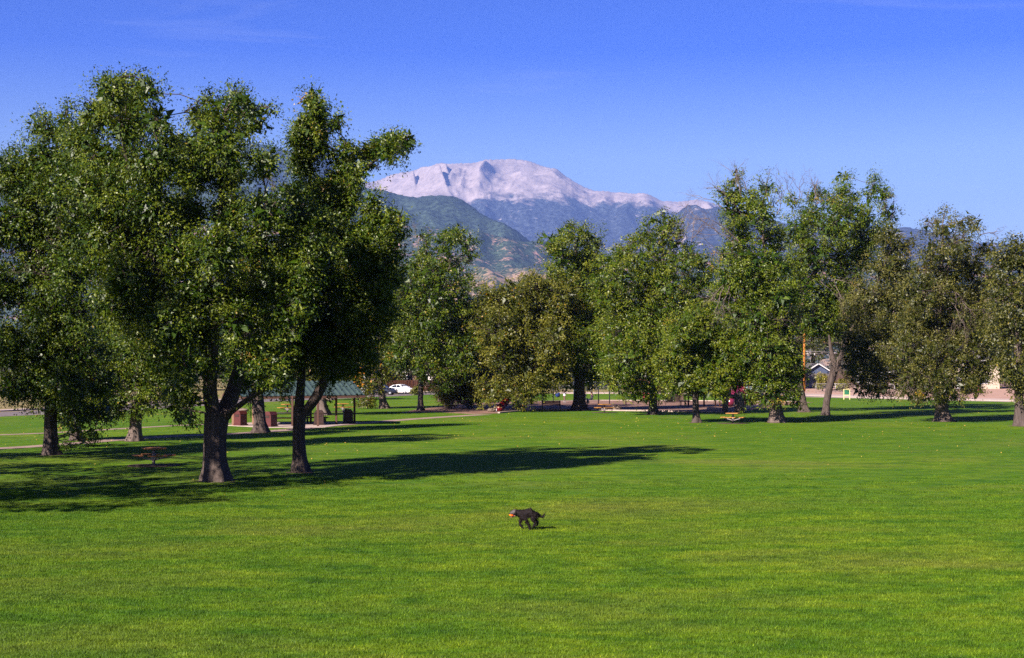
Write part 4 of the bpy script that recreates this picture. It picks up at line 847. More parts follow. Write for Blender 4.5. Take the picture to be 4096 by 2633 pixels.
# ------------------------------------------------------------------ skinned figures
def skin_mesh(name, verts, edges, root=0, sub=2):
    """verts: (x, y, z, rx, ry)"""
    me = bpy.data.meshes.new(name); me.from_pydata([v[:3] for v in verts], edges, []); me.update()
    o = bpy.data.objects.new(name, me); col.objects.link(o)
    o.modifiers.new('skin', 'SKIN'); 
    sv = me.skin_vertices[0].data
    for i, v in enumerate(verts): sv[i].radius = (v[3], v[4] if len(v) > 4 else v[3]); sv[i].use_root = (i == root)
    m = o.modifiers.new('sub', 'SUBSURF'); m.levels = sub; m.render_levels = sub
    dg = bpy.context.evaluated_depsgraph_get(); dg.update()
    out = bpy.data.meshes.new_from_object(o.evaluated_get(dg)); out.name = name
    bpy.data.objects.remove(o); bpy.data.meshes.remove(me)
    for p in out.polygons: p.use_smooth = True
    return out

# ------------------------------------------------------------------ the dog with its ball
DF = G(2121, 2121); dppm = FPX / DF.y
def D(px, py, dy=0.0): return ((px - 2121) / dppm, dy, (2121 - py) / dppm)
dog = empty('dog', DF, 0, 'black shaggy dog running across the lawn with a ball in its mouth', 'dog')
def dv(px, py, dy, rx, ry=None): return (*D(px, py, dy), rx, ry or rx)
V = [dv(2112, 2058, 0, .125, .115),   # 0 trunk middle
     dv(2094, 2060, 0, .140, .120),   # 1 chest
     dv(2080, 2054, 0, .105, .095),   # 2 neck root
     dv(2068, 2052, 0, .085, .078),   # 3 neck
     dv(2056, 2049, 0, .080, .075),   # 4 skull
     dv(2047, 2053, 0, .050, .048),   # 5 muzzle
     dv(2040, 2057, 0, .036, .038),   # 6 nose
     dv(2126, 2053, 0, .100, .095),   # 7 loin
     dv(2139, 2051, 0, .112, .098),   # 8 pelvis
     dv(2152, 2058, 0, .040, .036),   # 9 tail root
     dv(2160, 2066, 0, .026), dv(2168, 2069, 0, .028), dv(2175, 2062, 0, .020), dv(2177, 2054, 0, .010),   # 10-13 tail
     dv(2100, 2075, -.08, .062), dv(2110, 2090, -.085, .040), dv(2117, 2106, -.085, .026), dv(2120, 2117, -.085, .024), dv(2114, 2119, -.085, .022),   # 14-18 near fore leg, planted
     dv(2088, 2076, .08, .058), dv(2079, 2089, .085, .036), dv(2081, 2103, .085, .024), dv(2089, 2111, .085, .022), dv(2094, 2112, .085, .018),        # 19-23 far fore leg swinging back
     dv(2140, 2062, -.085, .082), dv(2127, 2077, -.09, .052), dv(2141, 2090, -.09, .030), dv(2135, 2104, -.09, .024), dv(2129, 2107, -.09, .020),     # 24-28 near hind leg gathered
     dv(2144, 2062, .085, .078), dv(2138, 2080, .09, .048), dv(2151, 2089, .09, .028), dv(2150, 2102, .09, .022), dv(2145, 2105, .09, .018)]          # 29-33 far hind leg
E = [(0, 1), (1, 2), (2, 3), (3, 4), (4, 5), (5, 6), (0, 7), (7, 8), (8, 9), (9, 10), (10, 11), (11, 12), (12, 13),
     (1, 14), (14, 15), (15, 16), (16, 17), (17, 18), (1, 19), (19, 20), (20, 21), (21, 22), (22, 23),
     (8, 24), (24, 25), (25, 26), (26, 27), (27, 28), (8, 29), (29, 30), (30, 31), (31, 32), (32, 33)]
V = [(*v[:3], v[3] * (1.16 if i < 9 else 1.08), v[4] * (1.16 if i < 9 else 1.08)) for i, v in enumerate(V)]
bm_ = skin_mesh('body', V, E, 0, 2)
bm_.materials.append(M['fur']); bm_.materials.append(M['fur_grey'])
hx = D(2062, 0)[0]
for p in bm_.polygons:
    c = p.center
    p.material_index = 1 if (c.x < hx and c.z > D(0, 2060)[2] and c.x < D(2058, 0)[0] + (c.z - D(0, 2050)[2]) * 0.5) else 0
r_ = np.random.default_rng(4)                                       # shaggy coat
nv = len(bm_.vertices); co = np.zeros(nv * 3); bm_.vertices.foreach_get('co', co); nn = np.zeros(nv * 3); bm_.vertices.foreach_get('normal', nn)
co = co.reshape(-1, 3) + nn.reshape(-1, 3) * r_.normal(0, 0.006, nv)[:, None]; bm_.vertices.foreach_set('co', co.ravel())
body = link('body', bm_, None, dog)
# tufts of fur standing off the coat
fc = np.array([tuple(p.center) for p in bm_.polygons]); fn = np.array([tuple(p.normal) for p in bm_.polygons]); ar = np.array([p.area for p in bm_.polygons])
pick = r_.choice(len(fc), 2600, p=ar / ar.sum()); pos = fc[pick] + r_.normal(0, 0.012, (2600, 3)); nd = fn[pick]
dd = nd * 0.35 + np.array([0.75, 0, -0.45]) + r_.normal(0, 0.25, (2600, 3)); dd /= np.linalg.norm(dd, axis=1)[:, None]
sd = np.cross(dd, nd) ; sd /= np.linalg.norm(sd, axis=1)[:, None] + 1e-6; L = r_.uniform(0.025, 0.055, 2600)[:, None]
Vt = np.stack([pos - sd * 0.006, pos + sd * 0.006, pos + dd * L + nd * 0.008], 1).reshape(-1, 3)
mk = pos[:, 0] > D(2060, 0)[0]; Vt = Vt.reshape(-1, 3, 3)[mk].reshape(-1, 3)
link('coat', np_mesh('coat', Vt, np.arange(len(Vt)), 3, M['fur']), None, dog)['kind'] = 'stuff'
for s_ in (-1, 1):
    MB().add([D(2060, 2042, s_ * .055), D(2066, 2044, s_ * .07), D(2069, 2058, s_ * .095), D(2063, 2062, s_ * .09), D(2058, 2053, s_ * .085), D(2063, 2050, s_ * .105)],
             [(0, 1, 5), (1, 2, 5), (2, 3, 5), (3, 4, 5), (4, 0, 5), (0, 4, 3, 2, 1)], True).build('ear', M['fur'], dog)
    MB().ball(D(2049.5, 2048, s_ * .040), .011, 8, 6).build('eye', M['black_metal'], dog)
MB().ball(D(2036.5, 2055, 0), (.016, .02, .015), 8, 6).build('nose', M['black_metal'], dog)
MB().tube([D(2060, 2062, 0), D(2052, 2066, 0), D(2043, 2068, 0)], [.026, .022, .012], 8).build('jaw', M['tongue'], dog)
b_ = G(2121, 2121) + Vector(D(2045.5, 2060.5, -0.01))
ball = MB().lathe([(0.001, .018), (.045, .017), (.06, .007), (.06, -.007), (.045, -.017), (.001, -.018)], 20).build('dog_toy', M['ball_orange'], None, b_)
tag(ball, 'bright orange disc held in the dog mouth', 'dog toy'); ball.rotation_euler = (R(8), R(6), 0)

# ------------------------------------------------------------------ picnic tables
def picnic_table(loc, rz, label, wood, pad=True, s=0.76):
    t_ = empty('picnic_table', loc, rz, label, 'picnic table', 'picnic tables in the park')
    for k in range(5):                                                # top planks
        MB().box((0, (k - 2) * 0.242 * s, 0.755), (1.20 * s, 0.232 * s, 0.055)).build('top_plank', wood, t_, bevel=0.006)
    MB().box((0, 0, 0.705), (0.55, 0.55, 0.03)).build('top_plate', M['post_steel'], t_)
    MB().tube([(0, 0, -0.05), (0, 0, 0.70)], 0.065, 10).build('pedestal', M['post_steel'], t_)
    for k in range(4):
        a_ = k * math.pi / 2; c_, s2 = math.cos(a_), math.sin(a_); rd = 0.92 * s
        st = MB()
        for q in (-0.095, 0.095):
            st.box((c_ * (rd + q), s2 * (rd + q), 0.455), (0.17, 1.0 * s, 0.05), a_)
        st.build('seat', wood, t_, bevel=0.006)
        MB().bar((c_ * 0.05, s2 * 0.05, 0.24), (c_ * rd, s2 * rd, 0.415), 0.055).build('seat_arm', M['post_steel'], t_)
    if pad: 
        pl = [(math.cos(2 * math.pi * k / 28) * 1.15 * (1 + 0.08 * math.sin(3 * k)), math.sin(2 * math.pi * k / 28) * 1.15 * (1 + 0.06 * math.cos(5 * k))) for k in range(28)]
        MB().prism(pl, -0.05, 0.02).build('pad', M['soil'], t_)
    return t_
picnic_table(G(615, 1863), R(24), 'orange wooden pedestal picnic table in the shade left of the forked ash', M['orange_wood'])
picnic_table(G(2932, 1694), R(-22), 'yellow wooden picnic table on the lawn before the climbing rock', M['yellow_wood'])
picnic_table(G(2418, 1651), R(24), 'yellow wooden picnic table beside the massive black trunk', M['yellow_wood'])
picnic_table(G(1372, 1648), R(20), 'yellow wooden picnic table on the sunlit grass behind the shelter', M['yellow_wood'])
picnic_table(G(1150, 1651), R(30), 'yellow wooden table behind the shelter hidden by hanging ash leaves', M['yellow_wood'])
def bench_table(loc, rz, label, m_):                                  # table under the shelter with frame legs
    t_ = empty('shelter_table', loc, rz, label, 'picnic table', 'tables under the shelter')
    MB().box((0, 0, 0.75), (1.8, 0.72, 0.05)).build('table_top', m_, t_, bevel=0.008)
    for s_ in (-1, 1):
        MB().box((0, s_ * 0.72, 0.45), (1.8, 0.26, 0.045)).build('bench', m_, t_, bevel=0.008)
        MB().tube([(s_ * 0.65, -0.75, 0.43), (s_ * 0.65, -0.45, 0.04), (s_ * 0.65, 0.45, 0.04), (s_ * 0.65, 0.75, 0.43)], 0.028, 8).tube([(s_ * 0.65, 0, 0.04), (s_ * 0.65, 0, 0.73)], 0.028, 8).build('frame_leg', M['black_metal'], t_)
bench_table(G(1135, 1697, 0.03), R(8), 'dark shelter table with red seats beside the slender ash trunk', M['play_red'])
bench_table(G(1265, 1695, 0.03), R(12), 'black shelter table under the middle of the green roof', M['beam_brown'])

# ------------------------------------------------------------------ open shelter
sh = empty('picnic_shelter', G(1190, 1700), 0, 'open picnic shelter with a ribbed green metal roof and brown posts', 'shelter')
so = sh.location
def S(p): return Vector(p) - so
MB().prism([tuple(S(p))[:2] for p in gp([(903, 1703), (1000, 1692), (1430, 1689), (1445, 1692), (1300, 1711), (1070, 1712)])], -0.06, 0.03).build('slab', M['concrete'], sh)
EA, EB = W(965, 1592, 108.0), W(1460, 1587, 110.5); EZ = 2.12; EA.z = EZ; EB.z = EZ + 0.06
back_v = Vector((-1.25, 3.1, 1.0))
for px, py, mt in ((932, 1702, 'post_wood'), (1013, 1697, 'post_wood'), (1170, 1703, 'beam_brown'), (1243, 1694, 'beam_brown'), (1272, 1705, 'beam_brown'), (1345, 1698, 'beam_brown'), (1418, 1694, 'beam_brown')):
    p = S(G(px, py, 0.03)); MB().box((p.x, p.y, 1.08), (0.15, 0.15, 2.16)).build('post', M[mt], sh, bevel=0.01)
def roof_plane(a, b, dv_, name):
    """ribbed sheet: a to b along the eave, dv_ up to the ridge"""
    n = int((b - a).length / 0.13); m = MB(); vs_ = []; nrm = (b - a).cross(dv_).normalized()
    if nrm.z < 0: nrm = -nrm
    for i in range(n + 1):
        p = a.lerp(b, i / n) + nrm * (0.05 if i % 3 == 0 else 0.0); vs_ += [S(p), S(p + dv_)]
    m.add(vs_, [(2 * i, 2 * i + 2, 2 * i + 3, 2 * i + 1) for i in range(n)])
    k = len(vs_); m.add([v - Vector((0, 0, 0.06)) for v in vs_], [(2 * i + 1, 2 * i + 3, 2 * i + 2, 2 * i) for i in range(n)])
    m.build(name, M['roof_green'], sh)
roof_plane(EA, EB, back_v, 'roof_front')
bA, bB = EA + Vector((-2.5, 6.2, 0)), EB + Vector((-2.5, 6.2, 0))
roof_plane(bA, bB, Vector((1.25, -3.1, 1.0)), 'roof_back')
up = Vector((0, 0, -0.11))
for a_, b_, nm in ((EA, EB, 'eave_beam'), (bA, bB, 'eave_beam'), (EB, EB + back_v, 'rake_board'), (EA, EA + back_v, 'rake_board'), (bB, EB + back_v, 'rake_board'), (bA, EA + back_v, 'rake_board')):
    MB().bar(S(a_ + up), S(b_ + up), 0.06, 0.16).build(nm, M['beam_brown'], sh)

# ------------------------------------------------------------------ litter bins with peaked lids
def bin_(px, py, rz, label, mt):
    t_ = empty('litter_bin', G(px, py, 0.03), rz, label, 'litter bin', 'litter bins at the shelter')
    MB().box((0, 0, 0.05), (0.80, 0.74, 0.10)).build('base', M[mt], t_)
    MB().box((0, 0, 0.46), (0.70, 0.66, 0.72), taper=0.97).build('body', M[mt], t_, bevel=0.015)
    x, y = 0.37, 0.35
    MB().add([(-x, -y, .823), (x, -y, .823), (x, y, .823), (-x, y, .823), (-x * .55, -y * 1.0, 1.06), (x * .55, -y, 1.06), (x * .55, y, 1.06), (-x * .55, y, 1.06)],
             [(3, 2, 1, 0), (4, 5, 6, 7), (0, 1, 5, 4), (1, 2, 6, 5), (2, 3, 7, 6), (3, 0, 4, 7)]).build('hood', M[mt], t_)
    MB().box((0, -0.336, 0.70), (0.38, 0.02, 0.14)).build('flap', M['bin_dark'], t_)
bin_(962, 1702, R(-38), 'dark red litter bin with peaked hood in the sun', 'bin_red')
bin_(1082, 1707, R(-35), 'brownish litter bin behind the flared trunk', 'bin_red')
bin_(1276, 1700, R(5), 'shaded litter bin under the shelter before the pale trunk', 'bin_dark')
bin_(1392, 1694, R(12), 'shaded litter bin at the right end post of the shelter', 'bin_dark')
# boulder slab on the grass left of the shelter
m = MB(); rr = random.Random(3)
m.ball((0, 0, 0.14), (0.85, 0.5, 0.17), 14, 7)
m.v = [(x + rr.uniform(-.05, .05), y + rr.uniform(-.05, .05), z + rr.uniform(-.03, .03)) for x, y, z in m.v]
tag(m.build('boulder', M['rock'], None, G(960, 1647)), 'flat pale boulder lying on the grass above the dark red bin', 'boulder')
m = MB(); m.ball((0, 0, 0.2), (0.5, 0.4, 0.28), 12, 7); m.v = [(x + rr.uniform(-.05, .05), y + rr.uniform(-.05, .05), z + rr.uniform(-.04, .04)) for x, y, z in m.v]
tag(m.build('boulder', M['rock'], None, G(2468, 1642)), 'small boulder beside the picnic table at the playground', 'boulder')
m = MB(); m.ball((0, 0, 0.15), (0.45, 0.3, 0.2), 12, 7); m.v = [(x + rr.uniform(-.05, .05), y + rr.uniform(-.05, .05), z + rr.uniform(-.04, .04)) for x, y, z in m.v]
tag(m.build('boulder', M['rock'], None, G(1968, 1647)), 'pale rock in the wood chips next to the small pedestal table', 'boulder')

# ------------------------------------------------------------------ cars
def loft(m, rings, closed_ends=True):
    n = len(rings[0]); vs_ = [p for r_ in rings for p in r_]
    fs_ = [(i * n + j, i * n + j + 1, (i + 1) * n + j + 1, (i + 1) * n + j) for i in range(len(rings) - 1) for j in range(n - 1)]
    if closed_ends: fs_ += [tuple(range(n)), tuple(reversed(range((len(rings) - 1) * n, len(rings) * n)))]
    m.add(vs_, fs_, True); return m
def car(loc, rz, label, paint, kind='sedan', cat='car', z=-0.1):
    t_ = empty('parked_car', (loc[0], loc[1], z), rz, label, cat, 'cars along the streets')
    P = M[paint]
    if kind == 'sedan': top = [(-2.35, .62, .86), (-2.28, .30, .98), (-1.7, .26, 1.00), (-1.0, .24, .98), (0, .22, .95), (.85, .22, .97), (1.5, .22, .92), (2.1, .26, .82), (2.36, .40, .66)]; cab = [(-1.75, .99, 1.0), (-1.05, .99, 1.38), (-.3, .97, 1.46), (.25, .96, 1.44), (1.05, .96, .985)]
    elif kind == 'suv': top = [(-2.3, .55, 1.0), (-2.25, .30, 1.06), (-1.5, .28, 1.06), (-.5, .26, 1.05), (.4, .26, 1.05), (1.0, .26, 1.05), (1.7, .26, 1.00), (2.15, .3, .92), (2.32, .45, .75)]; cab = [(-2.22, 1.06, 1.10), (-2.0, 1.06, 1.66), (-.6, 1.05, 1.72), (.3, 1.05, 1.68), (1.05, 1.05, 1.08)]
    else: top = [(-2.5, .5, 1.1), (-2.45, .35, 1.15), (-1.5, .3, 1.15), (0, .3, 1.12), (1.0, .3, 1.1), (1.8, .3, 1.05), (2.3, .35, .95), (2.5, .5, .8)]; cab = [(-2.46, 1.15, 1.2), (-2.35, 1.15, 1.88), (-.6, 1.14, 1.95), (.8, 1.1, 1.88), (1.6, 1.08, 1.1)]
    w = 0.91; rings = []
    for x, zb, zt in top:
        ww = w * (1 - 0.16 * (abs(x) / 2.4) ** 4); half = [(ww * .86, zb), (ww, zb + .14), (ww * 1.005, (zb + zt) / 2), (ww * .97, zt - .07), (ww * .86, zt)]
        rings.append([(x, -a, b) for a, b in half] + [(x, 0, zt + .03)] + [(x, a, b) for a, b in reversed(half)] + [(x, 0, zb)] + [(x, -half[0][0], half[0][1])])
    loft(MB(), rings).build('body', P, t_, auto=True)
    rings = []
    for x, zb, zt in cab:
        f = (zt - zb) / 0.5; wt = .86 - .17 * min(1, f); rings.append([(x, -.86, zb - .03), (x, -wt, zt - .04 * min(1, f)), (x, -wt * .6, zt + .015), (x, wt * .6, zt + .015), (x, wt, zt - .04 * min(1, f)), (x, .86, zb - .03)])
    loft(MB(), rings).build('cabin', P, t_, auto=True)
    (xa, _, za), (xb, zb_, zB), (xm, zm, zM), (xc, zc_, zC), (xd, zd, zD) = cab
    def q(p, f): return Vector(p[0]).lerp(Vector(p[1]), f)
    wl_ = lambda zt, zb: .86 - .17 * min(1, (zt - zb) / .5)
    # windscreen and rear window, a little proud of the cabin
    for (x0, z0, w0), (x1, z1, w1), nm, sx in (((xd, zd, .86), (xc, zC, wl_(zC, zc_)), 'windscreen', 1), ((xa, za, .86), (xb, zB, wl_(zB, zb_)), 'rear_window', -1)):
        pts = []
        for f, k in ((.10, 1), (.90, 1), (.90, -1), (.10, -1)):
            pts.append((x0 + (x1 - x0) * f + sx * .012, k * (w0 + (w1 - w0) * f - .09), z0 + (z1 - z0) * f + .02))
        MB().add(pts + [(p[0] - sx * .01, p[1], p[2] - .01) for p in pts], [(0, 1, 2, 3), (7, 6, 5, 4), (0, 4, 5, 1), (1, 5, 6, 2), (2, 6, 7, 3), (3, 7, 4, 0)]).build(nm, M['glass_dark'], t_)
    for s_ in (-1, 1):
        for (x0, xt0, x1, xt1) in ((xm + .02, xm + .02, xd - .28, xc - .06), (xa + .35, xb + .12, xm - .04, xm - .04)):
            zt0 = zM - .09; pts = [(x0, s_ * .868, zm + .03), (x1, s_ * .868, zm + .03), (xt1, s_ * (wl_(zM, zm) + .022), zt0), (xt0, s_ * (wl_(zM, zm) + .022), zt0)]
            MB().add(pts + [(p[0], p[1] - s_ * .03, p[2]) for p in pts], [(0, 1, 2, 3), (7, 6, 5, 4), (0, 4, 5, 1), (1, 5, 6, 2), (2, 6, 7, 3), (3, 7, 4, 0)]).build('side_window', M['glass_dark'], t_)
        MB().ball((xd - .35, s_ * 1.0, zd + .08), (.09, .10, .075), 10, 6).build('mirror', P, t_)
        MB().ball((top[-2][0] + .06, s_ * .66, top[-2][2] - .13), (.20, .17, .075), 10, 6).build('headlight', M['lamp_lens'], t_)
        MB().ball((top[1][0] + .02, s_ * .68, top[1][2] - .14), (.10, .17, .09), 10, 6).build('tail_light', M['lamp_red'], t_)
        for x in (-1.38, 1.42):
            wh = empty('wheel', (x, s_ * .80, .33), 0); wh.parent = t_
            MB().lathe([(.20, -.10), (.30, -.11), (.335, -.07), (.335, .07), (.30, .11), (.20, .10)], 20, (0, 0, 0), 'Y').build('tyre', M['tyre'], wh)
            MB().lathe([(.01, .075 * s_), (.10, .09 * s_), (.215, .07 * s_), (.215, -.05 * s_)], 16, (0, 0, 0), 'Y').build('rim', M['rim'], wh)
    MB().box((top[-1][0] - .03, 0, .62), (.10, .80, .11)).build('grille', M['black_metal'], t_)
    MB().box((top[-1][0] - .02, 0, .36), (.12, 1.2, .10)).build('bumper_grille', M['black_metal'], t_)
    MB().box((top[0][0] + .01, 0, .80), (.06, .40, .15)).build('number_plate', M['sign_white'], t_)
    return t_
car(G(1606, 1576, -0.1), R(-38), 'white sedan facing the lawn in front of the brown wooden fence', 'paint_white')
car(G(1526, 1580, -0.1), R(-6), 'dark navy car driving past half hidden by the pale leaning trunk', 'paint_navy', 'suv')
car(G(1476, 1577, -0.1), R(60), 'grey car seen from behind beside the street sign left of the dark car', 'paint_silver')
car(G(2998, 1577, 0.02), R(-170), 'pale blue van parked behind the twisting slide', 'paint_pale_blue', 'van', 'van', 0.02)
car(G(1120, 1606, -0.1), R(-68), 'silver car mostly hidden behind hanging leaves at the street', 'paint_silver')

# ------------------------------------------------------------------ swings and riders
sw = empty('swing_set', G(2300, 1617), 0, 'dark blue steel swing set with arched end frames', 'swing set')
o_ = sw.location
A_, B_ = G(2192, 1613), G(2416, 1619); MD = A_.lerp(B_, 0.47)
ax = (B_ - A_).normalized(); pr = Vector((-ax.y, ax.x, 0)); HS = 2.42
def arch(c, name):
    pts = []
    for k in range(13):
        th = math.pi * k / 12; pts.append(c - o_ + ax * (-0.36 * math.cos(th)) + pr * (-0.5 * math.cos(th)) + Vector((0, 0, HS - 0.5 + 0.5 * math.sin(th))))
    pts = [Vector((pts[0].x, pts[0].y, -.05))] + pts + [Vector((pts[-1].x, pts[-1].y, -.05))]
    MB().tube(pts, 0.055, 10).build(name, M['swing_steel'], sw)
arch(A_, 'arch_leg'); arch(B_, 'arch_leg')
mm = MD - o_
MB().tube([(mm.x, mm.y, -.05), (mm.x, mm.y, HS)], 0.05, 10).build('centre_post', M['swing_steel'], sw)
MB().tube([A_ - o_ + Vector((0, 0, HS)), mm + Vector((0, 0, HS)), B_ - o_ + Vector((0, 0, HS))], 0.05, 10).build('top_rail', M['swing_steel'], sw)
def swing(f, seat_mat, z=0.5, sway=0.0):
    c = A_.lerp(B_, f) - o_; g_ = []
    for s_ in (-1, 1):
        a0 = c + ax * s_ * .24 + Vector((0, 0, HS)); b0 = c + ax * s_ * .24 + pr * sway + Vector((0, 0, z))
        MB().tube([a0, b0], 0.009, 5).build('chain', M['galv'], sw)
    c2 = c + pr * sway
    MB().box((c2.x, c2.y, z), (.52, .2, .03), math.atan2(ax.y, ax.x)).build('swing_seat', seat_mat, sw)
    return c + o_ + pr * sway
bs = swing(0.18, M['play_blue'], 0.9)
MB().lathe([(.02, -.26), (.2, -.22), (.27, -.05), (.28, .12), (.24, .22)], 14, tuple(bs - o_ + Vector((0, 0, 0.98)))).build('bucket_seat', M['play_blue'], sw)
s1 = swing(0.66, M['black_metal'], 0.5); s2 = swing(0.80, M['black_metal'], 0.5, -.05)

def person(loc, rz, label, pose, mats, hair=True, group='people in the park', extra=None):
    """pose: joints in metres, x forward"""
    t_ = empty('person', loc, rz, label, 'person', group)
    J = {'pel': (0, 0, .95), 'sp': (0, 0, 1.12), 'ch': (0, 0, 1.32), 'nk': (.01, 0, 1.47), 'hd': (.03, 0, 1.60), 'tp': (.02, 0, 1.70),
         'lsh': (0, .17, 1.38), 'lel': (0, .22, 1.12), 'lha': (.08, .22, .88), 'rsh': (0, -.17, 1.38), 'rel': (0, -.22, 1.12), 'rha': (.08, -.22, .88),
         'lhi': (0, .09, .90), 'lkn': (.02, .10, .48), 'lan': (-.02, .10, .09), 'lto': (.13, .11, .05), 'rhi': (0, -.09, .90), 'rkn': (.02, -.10, .48), 'ran': (-.02, -.10, .09), 'rto': (.13, -.11, .05)}
    J.update(pose)
    rad = {'pel': .145, 'sp': .125, 'ch': .15, 'nk': .06, 'hd': .098, 'tp': .075, 'lsh': .065, 'rsh': .065, 'lel': .048, 'rel': .048, 'lha': .04, 'rha': .04, 'lhi': .095, 'rhi': .095, 'lkn': .065, 'rkn': .065, 'lan': .045, 'ran': .045, 'lto': .04, 'rto': .04}
    nm = list(J); ix = {k: i for i, k in enumerate(nm)}
    ed = [('pel', 'sp'), ('sp', 'ch'), ('ch', 'nk'), ('nk', 'hd'), ('hd', 'tp'), ('ch', 'lsh'), ('lsh', 'lel'), ('lel', 'lha'), ('ch', 'rsh'), ('rsh', 'rel'), ('rel', 'rha'),
          ('pel', 'lhi'), ('lhi', 'lkn'), ('lkn', 'lan'), ('lan', 'lto'), ('pel', 'rhi'), ('rhi', 'rkn'), ('rkn', 'ran'), ('ran', 'rto')]
    me = skin_mesh('body', [(*J[k], rad[k], rad[k] * (.8 if k in ('pel', 'sp', 'ch') else 1)) for k in nm], [(ix[a], ix[b]) for a, b in ed], ix['pel'], 2)
    shirt, trousers, shoe = mats
    for q in (M['skin'], M[shirt], M[trousers], M[shoe]): me.materials.append(q)
    reg = {'pel': 2, 'sp': 1, 'ch': 1, 'nk': 0, 'hd': 0, 'tp': 0, 'lsh': 1, 'rsh': 1, 'lel': 1, 'rel': 1, 'lha': 0, 'rha': 0, 'lhi': 2, 'rhi': 2, 'lkn': 2, 'rkn': 2, 'lan': 3, 'ran': 3, 'lto': 3, 'rto': 3}
    KK = [(Vector(J[a]).lerp(Vector(J[b]), f), reg[a] if f < .6 else reg[b]) for a, b in ed for f in (0, .2, .4, .6, .8, 1)]
    for p in me.polygons: p.material_index = min(KK, key=lambda k: (k[0] - p.center).length_squared)[1]
    link('body', me, None, t_)
    hd, tp = Vector(J['hd']), Vector(J['tp']); ha = MB()
    ha.ball(tuple(hd.lerp(tp, .45) + Vector((-.025, 0, .015))), (.118, .108, .125), 12, 8)
    if hair: ha.ball(tuple(hd + Vector((-.085, 0, -.08))), (.06, .10, .16), 10, 7)
    ha.build('hair', M['hair_brown'], t_)
    f_ = hd + Vector((.095, 0, 0))
    MB().ball(tuple(f_ + Vector((.008, 0, -.012))), (.018, .014, .022), 6, 5).build('nose', M['skin'], t_)
    for s_ in (-1, 1):
        MB().ball(tuple(hd + Vector((.088, s_ * .035, .018))), .011, 6, 5).build('eye', M['black_metal'], t_)
        hnd = Vector(J['lha' if s_ > 0 else 'rha']); el = Vector(J['lel' if s_ > 0 else 'rel']); d_ = (hnd - el).normalized(); sd_ = d_.cross(Vector((0, 0, 1))); sd_ = sd_.normalized() if sd_.length > .1 else Vector((0, 1, 0))
        fg = MB()
        for q in range(4): fg.tube([hnd + sd_ * (q - 1.5) * .017, hnd + sd_ * (q - 1.5) * .018 + d_ * .06, hnd + sd_ * (q - 1.5) * .018 + d_ * .085 - Vector((0, 0, .02))], [.011, .010, .008], 5)
        fg.tube([hnd, hnd + sd_ * .04 * s_ + d_ * .03], [.012, .009], 5); fg.build('fingers', M['skin'], t_)['kind'] = 'stuff'
    return t_
sit = {'pel': (0, 0, .60), 'sp': (.02, 0, .78), 'ch': (.03, 0, .98), 'nk': (.05, 0, 1.13), 'hd': (.09, 0, 1.25), 'tp': (.09, 0, 1.35), 'lsh': (.02, .17, 1.04), 'lel': (.05, .25, .84), 'lha': (.0, .24, 1.02), 'rsh': (.02, -.17, 1.04), 'rel': (.05, -.25, .84), 'rha': (0, -.24, 1.02),
       'lhi': (.05, .09, .58), 'lkn': (.42, .10, .56), 'lan': (.50, .10, .17), 'lto': (.64, .10, .12), 'rhi': (.05, -.09, .58), 'rkn': (.40, -.10, .54), 'ran': (.30, -.10, .14), 'rto': (.44, -.10, .10)}
pa = math.atan2(pr.y, pr.x)
person((s2.x, s2.y, 0), R(200), 'person with long dark hair sitting on the swing nearest the arched end', sit, ('cloth_plum', 'cloth_navy', 'cloth_black'))
sit2 = dict(sit); sit2['lan'] = (.36, .10, .14); sit2['lto'] = (.5, .1, .1)
person((s1.x, s1.y, 0), R(-30), 'person in a pale grey jacket on the swing half behind the black trunk', sit2, ('cloth_grey', 'cloth_navy', 'cloth_black'), False)
kid = {k: tuple(x * .80 for x in v) for k, v in {'pel': (0, 0, .95), 'sp': (0, 0, 1.12), 'ch': (.02, 0, 1.32), 'nk': (.04, 0, 1.47), 'hd': (.07, 0, 1.60), 'tp': (.07, 0, 1.72), 'lsh': (0, .17, 1.38), 'lel': (.18, .2, 1.30), 'lha': (.38, .17, 1.42), 'rsh': (0, -.17, 1.38), 'rel': (.05, -.22, 1.12), 'rha': (.2, -.2, 1.0), 'lhi': (0, .09, .90), 'lkn': (.05, .10, .48), 'lan': (-.04, .10, .09), 'lto': (.11, .11, .05), 'rhi': (0, -.09, .90), 'rkn': (.06, -.10, .48), 'ran': (.1, -.10, .09), 'rto': (.25, -.11, .05)}.items()}
person(G(2257, 1612), R(15), 'child in light shirt and reddish trousers standing by the blue bucket swing', kid, ('cloth_white', 'cloth_tan', 'shoe'))
walk = {'lkn': (.22, .10, .50), 'lan': (.30, .10, .10), 'lto': (.45, .10, .07), 'rkn': (-.05, -.10, .50), 'ran': (-.30, -.10, .17), 'rto': (-.20, -.10, .06), 'lel': (.12, .2, 1.14), 'lha': (.40, .16, 1.04), 'rel': (.12, -.2, 1.14), 'rha': (.40, -.16, 1.04), 'ch': (.05, 0, 1.32), 'nk': (.09, 0, 1.47), 'hd': (.13, 0, 1.60), 'tp': (.13, 0, 1.70), 'lsh': (.04, .17, 1.38), 'rsh': (.04, -.17, 1.38)}
pw = G(3654, 1598, 0.02); person(pw, R(-6), 'person in black walking on the pavement pushing a stroller', walk, ('cloth_black', 'cloth_black', 'cloth_black'))
lean = {'sp': (.08, 0, 1.10), 'ch': (.28, 0, 1.24), 'nk': (.42, 0, 1.32), 'hd': (.53, 0, 1.40), 'tp': (.60, 0, 1.47), 'lsh': (.28, .17, 1.28), 'lel': (.45, .22, 1.10), 'lha': (.62, .18, .98), 'rsh': (.28, -.17, 1.28), 'rel': (.45, -.24, 1.12), 'rha': (.62, -.2, 1.0), 'lkn': (.0, .10, .5), 'rkn': (.06, -.10, .5), 'lan': (-.12, .1, .09), 'lto': (.03, .11, .05)}
